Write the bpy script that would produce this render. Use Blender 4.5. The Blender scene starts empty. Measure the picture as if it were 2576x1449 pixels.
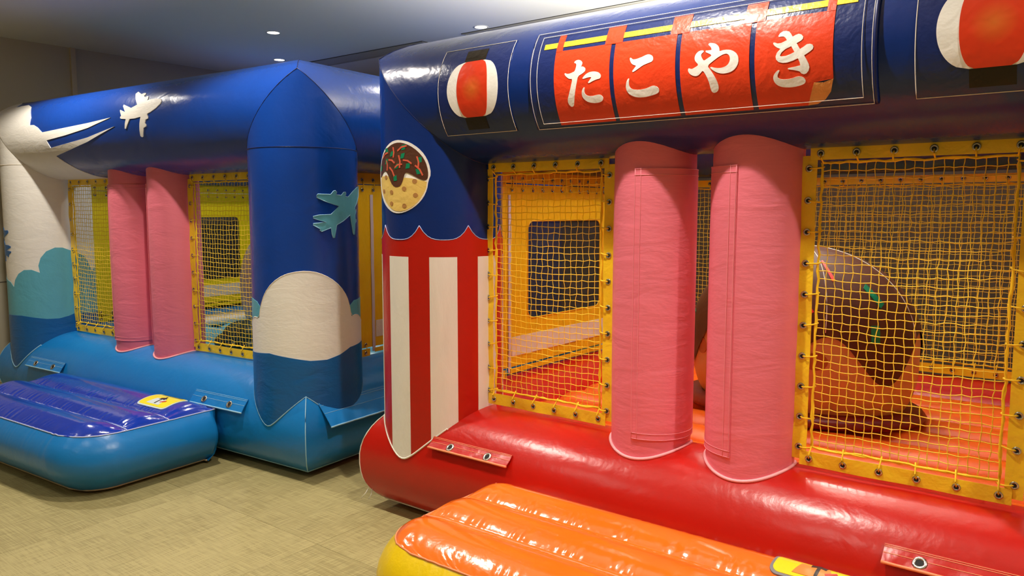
import bpy, bmesh, math, random
from mathutils import Matrix, Vector
PI = math.pi
random.seed(7)
scene = bpy.context.scene
COL = scene.collection

# ------------------------------------------------------------------ camera
cam_d = bpy.data.cameras.new('camera'); cam = bpy.data.objects.new('camera', cam_d); COL.objects.link(cam)
cam.location = (0, 0, 1.5)
cam.rotation_euler = (math.radians(90 - 5.755), 0, 0)
cam_d.sensor_width = 36.0; cam_d.lens = 36.0 * 1935 / 2576; cam_d.clip_start = 0.05; cam_d.clip_end = 60
scene.camera = cam
# ------------------------------------------------------------------ world and exposure
w = bpy.data.worlds.new('world'); scene.world = w; w.use_nodes = True
w.node_tree.nodes['Background'].inputs[0].default_value = (0.05, 0.045, 0.04, 1)
w.node_tree.nodes['Background'].inputs[1].default_value = 0.3
vs = scene.view_settings
vs.view_transform = 'Standard'; vs.look = 'None'; vs.gamma = 1.0; vs.use_curve_mapping = False
vs.exposure = -0.25
LAMP_POWER = 180.0
ADDED_UPLIGHT_POWER = 520.0  # strength of the added ceiling uplight
LAMP_COLOR = (1.0, 0.93, 0.82)
CEIL = 2.98
# ceiling downlights, in the room frame (aligned with the red house): u, v
LAMPS = [(-3.0, -0.85), (-0.88, -0.85), (1.25, -0.80), (3.4, -0.85),
         (-3.0, 1.19), (-0.88, 1.30), (1.2, 1.85), (3.4, 1.5),
         (-3.0, -2.6), (-0.88, -2.6), (1.25, -2.5), (3.4, -2.6),
         (-3.95, 1.93), (-1.50, 2.10),
         (-3.0, -4.4), (-0.88, -4.4), (1.25, -4.4), (3.4, -4.4), (5.5, -4.4), (5.5, -2.6), (5.5, -0.85),  # added unseen lamps: their floor bounce lifts the ceiling and the fill
         (-3.0, -6.2), (-0.88, -6.2), (1.25, -6.2), (3.4, -6.2), (5.5, -6.2)]  # a further added row behind the camera, for the same bounce
# frames: origin at the front-left corner of each house
RED_M = Matrix.Translation((-0.3453, 3.8376, 0)) @ Matrix.Rotation(math.radians(-37.6254), 4, 'Z')
BLU_YAW = math.radians(-33.5925); BW = 2.9711
BLU_M = Matrix.Translation((-1.206 - BW * math.cos(BLU_YAW), 4.4952 - BW * math.sin(BLU_YAW), 0)) @ Matrix.Rotation(BLU_YAW, 4, 'Z')
RED = dict(W=2.79, D=2.10, R=0.2972, zt=2.014, Rb=0.3024, zb=0.257)
BLU = dict(W=BW, D=2.40, R=0.3057, zt=2.0396, Rb=0.3085, zb=0.250)

OUTLINE = {
 'ta1': [[0.9682,0.047],[0.9744,0.0529],[0.9846,0.055],[0.9953,0.0527],[1.0038,0.0457],[1.0062,0.0396],[1.0041,0.0332],[0.9995,0.0265],[1.0062,0.0284],[1.0141,0.0256],[1.0205,0.0198],[1.0216,0.0133],[1.0176,0.0073],[1.0074,0.0019],[0.9884,-0.0054],[0.9827,-0.0262],[0.9747,-0.0526],[0.967,-0.0779],[0.9595,-0.1082],[0.9538,-0.1138],[0.9465,-0.1144],[0.9382,-0.1079],[0.9335,-0.097],[0.9351,-0.0838],[0.9415,-0.0712],[0.9536,-0.0434],[0.964,-0.0122],[0.95,-0.0122],[0.9394,-0.0061],[0.9305,0.0021],[0.9265,0.009],[0.9294,0.0121],[0.9375,0.0079],[0.9481,0.0072],[0.9621,0.0103],[0.9742,0.0141],[0.9793,0.0302],[0.9792,0.0412],[0.9712,0.0437]],
 'ta2': [[1.0082,-0.0145],[1.0177,-0.0056],[1.033,0.0028],[1.0499,0.0049],[1.0668,0.0034],[1.0802,-0.0015],[1.0886,-0.0101],[1.0893,-0.0186],[1.0833,-0.0242],[1.0682,-0.0251],[1.0511,-0.0301],[1.0355,-0.0359],[1.0323,-0.0325],[1.0412,-0.0235],[1.05,-0.0145],[1.033,-0.0142],[1.0133,-0.0176],[1.0093,-0.0172]],
 'ta3': [[1.0133,-0.0476],[1.0164,-0.0508],[1.0138,-0.0591],[1.0134,-0.069],[1.0192,-0.0767],[1.0305,-0.0814],[1.0457,-0.0823],[1.0612,-0.0805],[1.0749,-0.0789],[1.0846,-0.0819],[1.0917,-0.0897],[1.0912,-0.0975],[1.0839,-0.1049],[1.0697,-0.1087],[1.0478,-0.1083],[1.0266,-0.1035],[1.0127,-0.095],[1.0034,-0.084],[1.0006,-0.0722],[1.0022,-0.0623],[1.0068,-0.0527]],
 'ko1': [[1.209,0.0334],[1.2117,0.0361],[1.2155,0.0346],[1.221,0.0294],[1.2284,0.0279],[1.2413,0.029],[1.2583,0.0327],[1.2736,0.0379],[1.2847,0.0397],[1.295,0.0359],[1.3025,0.0293],[1.3047,0.0208],[1.302,0.0142],[1.2937,0.0108],[1.2768,0.0071],[1.2641,0.0035],[1.2499,-0.0037],[1.2267,-0.015],[1.2224,-0.0151],[1.2209,-0.0112],[1.2282,-0.0044],[1.2381,0.0058],[1.2279,0.0082],[1.219,0.0137],[1.2127,0.0227]],
 'ko2': [[1.205,-0.0341],[1.2086,-0.0364],[1.2062,-0.0468],[1.2056,-0.0582],[1.2091,-0.0674],[1.2172,-0.0733],[1.2314,-0.0765],[1.2502,-0.0776],[1.2691,-0.0763],[1.2852,-0.0728],[1.2969,-0.0689],[1.3095,-0.0701],[1.3201,-0.0761],[1.3244,-0.0846],[1.3215,-0.0932],[1.3117,-0.098],[1.2898,-0.1024],[1.2636,-0.1052],[1.2405,-0.1044],[1.2209,-0.0994],[1.206,-0.0915],[1.1957,-0.0802],[1.1921,-0.0671],[1.1938,-0.0545],[1.1979,-0.0422]],
 'ya1': [[1.509,0.0446],[1.512,0.0485],[1.5217,0.0482],[1.5343,0.0445],[1.5445,0.0367],[1.5499,0.0269],[1.5505,0.0169],[1.5632,0.0195],[1.5792,0.0194],[1.594,0.0157],[1.6077,0.0065],[1.6159,-0.0051],[1.6181,-0.0189],[1.6148,-0.0321],[1.6066,-0.0436],[1.5945,-0.051],[1.5783,-0.0549],[1.5594,-0.0548],[1.5434,-0.0499],[1.53,-0.0422],[1.5213,-0.035],[1.5186,-0.0309],[1.5221,-0.0291],[1.533,-0.0331],[1.5493,-0.0361],[1.5655,-0.0354],[1.579,-0.03],[1.5864,-0.0215],[1.5889,-0.0106],[1.5861,-0.0003],[1.5799,0.0055],[1.5718,0.0071],[1.5598,0.0047],[1.5438,-0.0028],[1.5276,-0.0123],[1.5084,-0.0247],[1.5205,-0.0406],[1.5333,-0.0609],[1.5416,-0.0783],[1.5451,-0.0927],[1.544,-0.103],[1.5382,-0.111],[1.5282,-0.1144],[1.5203,-0.1112],[1.5165,-0.103],[1.5145,-0.0897],[1.5116,-0.0753],[1.5046,-0.0567],[1.4922,-0.0369],[1.4843,-0.0443],[1.4755,-0.0517],[1.4656,-0.0537],[1.453,-0.0501],[1.4434,-0.0433],[1.438,-0.0343],[1.4382,-0.0273],[1.4418,-0.0251],[1.4509,-0.0293],[1.4623,-0.0254],[1.4778,-0.0181],[1.4651,-0.0058],[1.4618,0.0042],[1.4637,0.0143],[1.471,0.0232],[1.4805,0.0279],[1.4916,0.0276],[1.4953,0.0241],[1.4921,0.0206],[1.4861,0.0162],[1.4857,0.0091],[1.4901,0.0009],[1.4959,-0.0074],[1.5082,-0.0012],[1.5238,0.0065],[1.5188,0.0116],[1.5089,0.0166],[1.5011,0.0208],[1.5015,0.0256],[1.5098,0.0249],[1.5222,0.0247],[1.5227,0.0272],[1.5194,0.0347],[1.5127,0.0408]],
 'ki1': [[1.7465,0.0409],[1.7521,0.0493],[1.7614,0.0537],[1.7712,0.0535],[1.7798,0.0504],[1.7859,0.0432],[1.7922,0.0325],[1.8015,0.0368],[1.8109,0.039],[1.8193,0.0357],[1.8252,0.0287],[1.8249,0.0226],[1.8191,0.0172],[1.8058,0.0112],[1.8168,-0.0076],[1.8281,-0.0022],[1.8373,0.004],[1.8467,0.0045],[1.8548,0.0011],[1.858,-0.006],[1.8559,-0.0124],[1.8474,-0.0187],[1.83,-0.0279],[1.8382,-0.0422],[1.8441,-0.0549],[1.8459,-0.0645],[1.8428,-0.0749],[1.8358,-0.0823],[1.8282,-0.0839],[1.8209,-0.0807],[1.8157,-0.074],[1.8049,-0.0701],[1.7912,-0.0666],[1.7795,-0.064],[1.779,-0.0605],[1.7845,-0.0598],[1.8025,-0.0583],[1.8183,-0.056],[1.8164,-0.0464],[1.811,-0.0344],[1.7946,-0.0399],[1.7779,-0.0434],[1.7626,-0.0431],[1.75,-0.0389],[1.7423,-0.0312],[1.7404,-0.0214],[1.7442,-0.0109],[1.7551,0.0001],[1.7897,0.0039],[1.7719,-0.002],[1.7596,-0.0107],[1.7539,-0.0203],[1.7584,-0.0229],[1.7724,-0.0231],[1.789,-0.019],[1.7999,-0.0142],[1.7894,0.0043],[1.7548,0.0004],[1.7451,0.0048],[1.7364,0.0114],[1.7311,0.0183],[1.7322,0.0224],[1.7373,0.0214],[1.7459,0.0175],[1.7571,0.0177],[1.7748,0.0244],[1.7687,0.0336],[1.7628,0.0372],[1.7544,0.0377],[1.7481,0.0374]],
 'ki2': [[1.7509,-0.0629],[1.7526,-0.0659],[1.7476,-0.0729],[1.7447,-0.0802],[1.7462,-0.0866],[1.7523,-0.0908],[1.7648,-0.0934],[1.7787,-0.0939],[1.7928,-0.0922],[1.8054,-0.0886],[1.815,-0.0885],[1.8257,-0.0928],[1.8321,-0.1004],[1.8323,-0.1073],[1.8277,-0.1131],[1.8158,-0.1169],[1.7962,-0.1199],[1.7739,-0.1194],[1.7545,-0.1157],[1.741,-0.108],[1.7333,-0.098],[1.7305,-0.0864],[1.7332,-0.0769],[1.74,-0.0687],[1.7466,-0.0639]],
 'plane_white': [[1.6932,0.2162],[1.7036,0.2346],[1.7716,0.2039],[1.7924,0.2109],[1.813,0.21],[1.8253,0.1993],[1.8164,0.1854],[1.8398,0.1715],[1.8607,0.1793],[1.8739,0.1751],[1.8837,0.1576],[1.8813,0.1447],[1.9219,0.15],[1.9842,0.148],[2.0301,0.1412],[2.0469,0.1272],[2.0411,0.1084],[2.0068,0.0832],[1.9564,0.0621],[1.922,0.0533],[1.9237,0.0443],[1.9344,0.0358],[1.9334,0.0239],[1.9086,0.0178],[1.9,-0.0023],[1.9124,-0.0117],[1.9105,-0.0224],[1.8816,-0.0304],[1.8555,-0.0826],[1.8461,-0.0855],[1.831,-0.0769],[1.8354,-0.0419],[1.8439,0.0012],[1.8546,0.0401],[1.7905,0.0332],[1.7326,0.0337],[1.6865,-0.0247],[1.6747,-0.0229],[1.681,0.0112],[1.6901,0.0353],[1.6364,0.0407],[1.6234,0.0454],[1.6236,0.0546],[1.6327,0.0598],[1.6059,0.095],[1.6068,0.1018],[1.6707,0.0817],[1.6251,0.1259],[1.6277,0.1366],[1.7293,0.1049],[1.7877,0.1224],[1.7394,0.1662]],
 'plane_teal': [[0.3255,1.5838],[0.3325,1.5897],[0.3684,1.5881],[0.4053,1.5882],[0.4226,1.6074],[0.4342,1.6096],[0.4435,1.601],[0.4383,1.5862],[0.4732,1.5837],[0.4929,1.6019],[0.5074,1.6022],[0.5117,1.5933],[0.5037,1.5793],[0.5286,1.5757],[0.5789,1.6078],[0.6352,1.6296],[0.7192,1.6403],[0.7192,1.6174],[0.6806,1.5793],[0.6362,1.5417],[0.6064,1.521],[0.6029,1.5047],[0.6201,1.5047],[0.6194,1.4925],[0.6067,1.4762],[0.6054,1.4517],[0.6229,1.4474],[0.6189,1.4351],[0.6039,1.4251],[0.5955,1.3639],[0.5812,1.3623],[0.5729,1.3748],[0.5554,1.4401],[0.5456,1.4745],[0.4851,1.4409],[0.4385,1.4197],[0.4248,1.3487],[0.4134,1.349],[0.4073,1.3689],[0.4016,1.4044],[0.347,1.3846],[0.3373,1.3926],[0.3414,1.3994],[0.3022,1.4212],[0.3033,1.4289],[0.3442,1.4325],[0.3737,1.4352],[0.3041,1.458],[0.3034,1.4677],[0.3355,1.4754],[0.4024,1.4781],[0.4548,1.5233],[0.3674,1.5512],[0.3252,1.5703]],
 'trail': [[-0.1791,0.2292],[0.0073,0.2688],[0.0737,0.2861],[0.1849,0.286],[0.2836,0.2485],[0.4115,0.1356],[0.4282,0.0742],[0.4905,0.0719],[0.553,0.0503],[0.6197,0.0114],[1.2286,0.0393],[1.5062,0.0576],[1.2299,0.0066],[0.9399,-0.0248],[0.6681,-0.0463],[0.6968,-0.1004],[1.2147,-0.0538],[1.5556,-0.0019],[1.1999,-0.0823],[0.7131,-0.1628],[0.7984,-0.2416],[0.8761,-0.3396],[0.9312,-0.4391]],
 'teal_left': [[-0.1227,0.9787],[0.0012,0.9524],[0.0427,0.9163],[0.061,0.9718],[0.0989,1.0191],[0.1492,1.0491],[0.2079,1.0508],[0.2638,1.0274],[0.2557,1.082],[0.2736,1.1402],[0.3125,1.1896],[0.3717,1.2174],[0.4234,1.2158],[0.4895,1.1877]],
 'blue_left': [[-0.0544,0.6969],[0.1046,0.6987],[0.2178,0.6827],[0.2926,0.6716],[0.3728,0.6704],[0.4417,0.6854],[0.4874,0.7021]],
 'cloud_r': [[-0.1762,0.8745],[-0.1138,0.9042],[-0.0466,0.9018],[-0.0315,0.965],[0.0069,1.0413],[0.0661,1.1049],[0.1417,1.1518],[0.2261,1.1698],[0.2959,1.1665],[0.3558,1.1448],[0.4209,1.1045],[0.4807,1.0441],[0.515,0.9844],[0.5376,0.8963],[0.5808,0.9035],[0.6319,0.8902],[0.704,0.8508]],
 'teal_r1': [[-0.1453,1.0044],[-0.0725,0.9925],[-0.037,0.9646]],
 'teal_r2': [[0.5241,0.9581],[0.5708,0.9846],[0.7193,0.9905]],
 'cloudbot': [[-0.1641,0.6944],[0.0328,0.7094],[0.1527,0.6909],[0.2689,0.6708],[0.3596,0.6704],[0.4389,0.6892],[0.518,0.7209],[0.6572,0.7497]],
 'scallop': [[-0.2217,1.3592],[-0.1289,1.4228],[-0.1015,1.3868],[-0.049,1.3648],[0.0067,1.3585],[0.053,1.3646],[0.0944,1.3905],[0.1126,1.4259],[0.1273,1.3958],[0.1584,1.3708],[0.209,1.3582],[0.2595,1.3605],[0.3063,1.3752],[0.3335,1.4103],[0.3403,1.428],[0.356,1.3897],[0.3795,1.3663],[0.4318,1.3531]],
 'tako_out': [[-0.2221,1.6699],[-0.1886,1.707],[-0.1412,1.7616],[-0.0965,1.7937],[-0.047,1.8171],[-0.0045,1.8246],[0.0315,1.8206],[0.0699,1.8099],[0.1108,1.7854],[0.1409,1.7551],[0.1621,1.716],[0.1722,1.6666],[0.1585,1.6328],[0.1527,1.5963],[0.1359,1.5597],[0.1074,1.5283],[0.0714,1.5046],[0.0289,1.49],[-0.008,1.4865],[-0.0464,1.4926],[-0.0944,1.5156],[-0.144,1.5516],[-0.1814,1.5963]],
 'tako_cap': [[-0.1705,1.6484],[-0.1707,1.6951],[-0.1275,1.758],[-0.0786,1.7899],[-0.0293,1.8081],[0.0102,1.8125],[0.051,1.8042],[0.0935,1.7832],[0.1272,1.7527],[0.1487,1.7187],[0.159,1.6797],[0.1586,1.6484],[0.1491,1.6368],[0.1258,1.6395],[0.0917,1.6582],[0.0521,1.676],[0.0405,1.6684],[0.0315,1.637],[0.0171,1.6135],[-0.0093,1.606],[-0.0385,1.6173],[-0.0567,1.6418],[-0.0769,1.672],[-0.1008,1.6859],[-0.1317,1.6796]],
 'tako_body': [[-0.1705,1.6484],[-0.142,1.6664],[0.1532,1.6406],[0.15,1.6015],[0.1304,1.565],[0.1016,1.5309],[0.0653,1.5086],[0.029,1.498],[-0.0039,1.4961],[-0.0415,1.5034],[-0.0877,1.5292],[-0.1332,1.5706],[-0.1634,1.6124]],
 'tako_spots': [[-0.0942,1.6551],[-0.1194,1.5908],[-0.0449,1.5848],[0.0376,1.6],[0.0943,1.6334],[0.0978,1.5696],[-0.0463,1.5322],[0.0379,1.5211]],
 'tako_green': [[-0.0801,1.778],[-0.0384,1.7623],[0.0319,1.75],[0.0605,1.7033],[0.1199,1.7295],[-0.0164,1.6487],[0.1136,1.6775],[-0.0033,1.7039],[-0.0836,1.7287],[-0.1483,1.6995],[0.0376,1.789]],
 'tako_red': [[-0.0275,1.7922],[-0.0274,1.7446],[0.002,1.7736],[0.0557,1.7949],[-0.1198,1.7481],[-0.0683,1.7693],[-0.0641,1.7357],[-0.0188,1.7191],[0.009,1.7535],[0.0133,1.6955],[0.0349,1.7303],[0.0806,1.7133],[-0.0173,1.6978],[0.0278,1.7121],[0.1074,1.7453],[0.1124,1.6932],[0.0982,1.7051],[0.1343,1.659],[-0.0575,1.7007],[-0.0223,1.6582],[-0.0834,1.734],[-0.0792,1.6869]],
}

# ------------------------------------------------------------------ materials
def lin(c):
    return tuple((x / 12.92 if x <= 0.04045 else ((x + 0.055) / 1.055) ** 2.4) for x in c)
def hexc(r, g, b): return lin((r / 255, g / 255, b / 255)) + (1,)
MATS = {}
def base_mat(name):
    m = bpy.data.materials.new(name); m.use_nodes = True
    return m, m.node_tree, m.node_tree.nodes['Principled BSDF']
def pvc(name, rgb, rough=0.28, spec=0.5, bump=0.25, scale=7.0, stretch=(1, 1, 1), var=0.06, coat=0.0):
    """vinyl tarpaulin: slight colour unevenness, broad wrinkles and a fine crease"""
    m, nt, b = base_mat(name); N = nt.nodes; L = nt.links
    tc = N.new('ShaderNodeTexCoord'); mp = N.new('ShaderNodeMapping'); mp.inputs['Scale'].default_value = stretch
    L.new(tc.outputs['Object'], mp.inputs[0])
    n1 = N.new('ShaderNodeTexNoise'); n1.inputs['Scale'].default_value = scale; n1.inputs['Detail'].default_value = 3; n1.inputs['Distortion'].default_value = 0.8
    n2 = N.new('ShaderNodeTexNoise'); n2.inputs['Scale'].default_value = scale * 7; n2.inputs['Detail'].default_value = 4
    L.new(mp.outputs[0], n1.inputs['Vector']); L.new(mp.outputs[0], n2.inputs['Vector'])
    ad = N.new('ShaderNodeMath'); ad.operation = 'MULTIPLY_ADD'; ad.inputs[1].default_value = 0.2
    L.new(n2.outputs['Fac'], ad.inputs[0]); L.new(n1.outputs['Fac'], ad.inputs[2])
    bp = N.new('ShaderNodeBump'); bp.inputs['Strength'].default_value = bump; bp.inputs['Distance'].default_value = 0.03
    L.new(ad.outputs[0], bp.inputs['Height']); L.new(bp.outputs[0], b.inputs['Normal'])
    mx = N.new('ShaderNodeMix'); mx.data_type = 'RGBA'
    c = hexc(*rgb)
    mx.inputs[6].default_value = tuple(x * (1 - var) for x in c[:3]) + (1,); mx.inputs[7].default_value = tuple(min(1, x * (1 + var)) for x in c[:3]) + (1,)
    L.new(n1.outputs['Fac'], mx.inputs[0]); L.new(mx.outputs[2], b.inputs['Base Color'])
    b.inputs['Roughness'].default_value = rough; b.inputs['Specular IOR Level'].default_value = spec
    b.inputs['Coat Weight'].default_value = coat; b.inputs['Coat Roughness'].default_value = 0.08
    MATS[name] = m
    return m
def plain(name, rgb, rough=0.5, metal=0.0, spec=0.5):
    m, nt, b = base_mat(name); N = nt.nodes; L = nt.links
    n1 = N.new('ShaderNodeTexNoise'); n1.inputs['Scale'].default_value = 40
    c = hexc(*rgb)
    mx = N.new('ShaderNodeMix'); mx.data_type = 'RGBA'
    mx.inputs[6].default_value = tuple(x * .92 for x in c[:3]) + (1,); mx.inputs[7].default_value = tuple(min(1, x * 1.08) for x in c[:3]) + (1,)
    L.new(n1.outputs['Fac'], mx.inputs[0]); L.new(mx.outputs[2], b.inputs['Base Color'])
    b.inputs['Roughness'].default_value = rough; b.inputs['Metallic'].default_value = metal; b.inputs['Specular IOR Level'].default_value = spec
    MATS[name] = m
    return m
pvc('deep_blue', (12, 60, 146), .26, .5, .16, 5)
pvc('cloud_white', (236, 231, 222), .42, .35, .10, 6, (1, 1, 2.5))
pvc('cloud_teal', (92, 168, 188), .40, .4, .2, 6)
pvc('sea_blue', (12, 92, 158), .34, .45, .2, 6, (1, 1, 2))
pvc('sky_blue', (20, 122, 196), .30, .5, .16, 5)
pvc('step_blue', (22, 56, 170), .16, .6, .12, 9, (1, 1, 1), coat=.4)
pvc('house_red', (188, 22, 10), .27, .5, .14, 5)
pvc('stripe_red', (184, 24, 10), .32, .45, .18, 6)
pvc('stripe_white', (236, 231, 222), .40, .35, .14, 8, (1.5, 1.5, .5))
pvc('navy_blue', (8, 42, 112), .25, .5, .16, 5)
pvc('banner_navy', (22, 40, 98), .28, .5, .18, 10)
pvc('banner_red', (228, 66, 30), .36, .4, .22, 9)
pvc('banner_yellow', (246, 208, 52), .34, .45, .2, 10)
pvc('banner_tan', (236, 160, 92), .36, .4, .3, 14)
pvc('letter_white', (240, 237, 231), .38, .4, .16, 10)
pvc('pink', (238, 122, 140), .42, .45, .17, 4, (1, 1, 3))
pvc('pink_edge', (246, 150, 160), .42, .4, .1, 10)
pvc('flap_yellow', (250, 206, 40), .27, .55, .25, 10)
pvc('panel_amber', (232, 180, 20), .36, .5, .4, 6, (1, 1, .6))
pvc('panel_yellow', (240, 216, 20), .36, .5, .4, 6, (1, 1, .6))
pvc('orange', (248, 118, 26), .17, .6, .1, 8, coat=.35)
pvc('bed_orange', (232, 98, 20), .32, .3, .12, 5)
pvc('bed_aqua', (96, 182, 214), .30, .5, .12, 5)
pvc('step_yellow', (244, 206, 16), .28, .5, .2, 7)
pvc('sauce_brown', (86, 46, 30), .5, .25, .16, 6)
pvc('dough_tan', (206, 156, 96), .42, .4, .14, 6)
pvc('dough_spot', (168, 92, 44), .42, .4, .1, 6)
pvc('print_brown', (84, 50, 36), .34, .45, .2, 10)
pvc('print_dough', (226, 192, 104), .36, .4, .2, 10)
pvc('print_dot', (172, 124, 70), .36, .4, .2, 10)
pvc('ginger_red', (224, 40, 30), .36, .4, .1, 10)
pvc('print_ginger', (212, 96, 72), .36, .4, .1, 10)
pvc('nori_green', (10, 128, 88), .36, .4, .1, 10)
pvc('lantern_black', (34, 26, 12), .4, .3, .2, 10)
pvc('band_white', (226, 214, 196), .45, .35, .3, 8)
pvc('base_maroon', (120, 20, 14), .35, .45, .12, 6)
pvc('figure_grey', (214, 212, 210), .36, .45, .12, 5)
pvc('figure_green', (44, 66, 62), .40, .4, .12, 6)
plain('piping_white', (236, 228, 216), .5)
plain('piping_blue', (150, 200, 230), .45)
plain('piping_pink', (255, 176, 182), .45)
plain('piping_navy', (6, 26, 90), .4)
plain('piping_orange', (255, 150, 104), .45)
plain('piping_lilac', (190, 198, 236), .45)
plain('zip_white', (206, 190, 196), .55)
plain('rope', (248, 204, 40), .6, spec=.3)
plain('net_string', (246, 206, 58), .62, spec=.3)
plain('steel', (196, 192, 184), .22, 1.0)
plain('hole_dark', (12, 10, 10), .7)
plain('sticker_yellow', (246, 224, 40), .25)
plain('sticker_grey', (132, 132, 136), .4)
plain('sticker_pale', (206, 222, 226), .3)
plain('sticker_ink', (26, 24, 24), .4)
plain('sticker_orange', (228, 140, 60), .4)
plain('sticker_red', (200, 60, 40), .4)
plain('underside', (196, 180, 158), .7)
plain('thread', (240, 236, 226), .7)
plain('vent_dark', (62, 60, 56), .6)
plain('vent_panel', (176, 172, 162), .6)
plain('lamp_ring', (226, 224, 218), .4)
plain('trim_paint', (206, 190, 160), .6)

# lantern paper: printed radial glow from orange centre to red
def lantern_mat(name, cx, cz):
    m, nt, b = base_mat(name); N = nt.nodes; L = nt.links
    tc = N.new('ShaderNodeTexCoord'); sx = N.new('ShaderNodeSeparateXYZ'); L.new(tc.outputs['Object'], sx.inputs[0])
    cb = N.new('ShaderNodeCombineXYZ'); L.new(sx.outputs['X'], cb.inputs['X']); L.new(sx.outputs['Z'], cb.inputs['Z'])
    ds = N.new('ShaderNodeVectorMath'); ds.operation = 'DISTANCE'; ds.inputs[1].default_value = (cx, 0, cz); L.new(cb.outputs[0], ds.inputs[0])
    rp = N.new('ShaderNodeValToRGB'); rp.color_ramp.elements[0].color = hexc(206, 100, 34); rp.color_ramp.elements[1].color = hexc(214, 56, 22)
    rp.color_ramp.elements[1].position = .06; L.new(ds.outputs['Value'], rp.inputs[0]); L.new(rp.outputs[0], b.inputs['Base Color'])
    b.inputs['Roughness'].default_value = .34
    n = N.new('ShaderNodeTexNoise'); n.inputs['Scale'].default_value = 14; L.new(tc.outputs['Object'], n.inputs['Vector'])
    bp = N.new('ShaderNodeBump'); bp.inputs['Strength'].default_value = .3; bp.inputs['Distance'].default_value = .02; L.new(n.outputs['Fac'], bp.inputs['Height']); L.new(bp.outputs[0], b.inputs['Normal'])
    MATS[name] = m
lantern_mat('lantern_red_near', 0.452, RED['zt'])
lantern_mat('lantern_red_far', 2.338, RED['zt'])

def floor_mat():
    m, nt, b = base_mat('floor_weave'); N = nt.nodes; L = nt.links
    tc = N.new('ShaderNodeTexCoord')
    def streak(sc, detail=3):
        mp = N.new('ShaderNodeMapping'); mp.inputs['Scale'].default_value = sc; L.new(tc.outputs['Object'], mp.inputs[0])
        n = N.new('ShaderNodeTexNoise'); n.inputs['Scale'].default_value = 1; n.inputs['Detail'].default_value = detail; L.new(mp.outputs[0], n.inputs['Vector']); return n
    a = streak((5, 190, 1)); c = streak((210, 8, 1)); d = streak((2.2, 2.2, 1), 2)
    ad = N.new('ShaderNodeMath'); ad.operation = 'ADD'; L.new(a.outputs['Fac'], ad.inputs[0]); L.new(c.outputs['Fac'], ad.inputs[1])
    a2 = N.new('ShaderNodeMath'); a2.operation = 'MULTIPLY_ADD'; a2.inputs[1].default_value = .35; L.new(d.outputs['Fac'], a2.inputs[0]); L.new(ad.outputs[0], a2.inputs[2])
    oi = N.new('ShaderNodeObjectInfo'); a3 = N.new('ShaderNodeMath'); a3.operation = 'MULTIPLY_ADD'; a3.inputs[1].default_value = .16; L.new(oi.outputs['Random'], a3.inputs[0]); L.new(a2.outputs[0], a3.inputs[2])
    rp = N.new('ShaderNodeValToRGB'); rp.color_ramp.elements[0].position = .78; rp.color_ramp.elements[0].color = hexc(146, 134, 88)
    rp.color_ramp.elements[1].position = 1.0; rp.color_ramp.elements[1].color = hexc(176, 163, 112)
    mr = N.new('ShaderNodeMath'); mr.operation = 'MULTIPLY'; mr.inputs[1].default_value = .72; L.new(a3.outputs[0], mr.inputs[0])
    L.new(mr.outputs[0], rp.inputs[0]); L.new(rp.outputs[0], b.inputs['Base Color'])
    b.inputs['Roughness'].default_value = .55; b.inputs['Specular IOR Level'].default_value = .3
    bp = N.new('ShaderNodeBump'); bp.inputs['Strength'].default_value = .25; bp.inputs['Distance'].default_value = .002; L.new(ad.outputs[0], bp.inputs['Height']); L.new(bp.outputs[0], b.inputs['Normal'])
    MATS['floor_weave'] = m
floor_mat()
def paint(name, rgb, rough=.8):
    m, nt, b = base_mat(name); N = nt.nodes; L = nt.links
    n = N.new('ShaderNodeTexNoise'); n.inputs['Scale'].default_value = 60; n.inputs['Detail'].default_value = 4
    bp = N.new('ShaderNodeBump'); bp.inputs['Strength'].default_value = .12; bp.inputs['Distance'].default_value = .003; L.new(n.outputs['Fac'], bp.inputs['Height']); L.new(bp.outputs[0], b.inputs['Normal'])
    n2 = N.new('ShaderNodeTexNoise'); n2.inputs['Scale'].default_value = 1.5
    mx = N.new('ShaderNodeMix'); mx.data_type = 'RGBA'; c = hexc(*rgb)
    mx.inputs[6].default_value = tuple(x * .96 for x in c[:3]) + (1,); mx.inputs[7].default_value = c
    L.new(n2.outputs['Fac'], mx.inputs[0]); L.new(mx.outputs[2], b.inputs['Base Color']); b.inputs['Roughness'].default_value = rough
    MATS[name] = m
paint('ceiling_paint', (232, 232, 226))
paint('wall_paint', (196, 187, 166))
paint('wall_dark', (98, 78, 62))
def clear_vinyl():
    m, nt, b = base_mat('clear_vinyl'); N = nt.nodes; L = nt.links
    b.inputs['Base Color'].default_value = (.25, .25, .26, 1); b.inputs['Roughness'].default_value = .12
    tr = N.new('ShaderNodeBsdfTransparent'); tr.inputs[0].default_value = (.62, .62, .64, 1)
    mx = N.new('ShaderNodeMixShader'); mx.inputs[0].default_value = .10
    n = N.new('ShaderNodeTexNoise'); n.inputs['Scale'].default_value = 5
    bp = N.new('ShaderNodeBump'); bp.inputs['Strength'].default_value = .5; bp.inputs['Distance'].default_value = .03; L.new(n.outputs['Fac'], bp.inputs['Height']); L.new(bp.outputs[0], b.inputs['Normal'])
    out = nt.nodes['Material Output']; L.new(tr.outputs[0], mx.inputs[1]); L.new(b.outputs[0], mx.inputs[2]); L.new(mx.outputs[0], out.inputs[0])
    MATS['clear_vinyl'] = m
clear_vinyl()
def glow(name, rgb, s):
    m, nt, b = base_mat(name); b.inputs['Base Color'].default_value = (.9, .9, .9, 1)
    b.inputs['Emission Color'].default_value = tuple(rgb) + (1,); b.inputs['Emission Strength'].default_value = s; MATS[name] = m
glow('lamp_lens', (1, .92, .78), 14)

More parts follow.
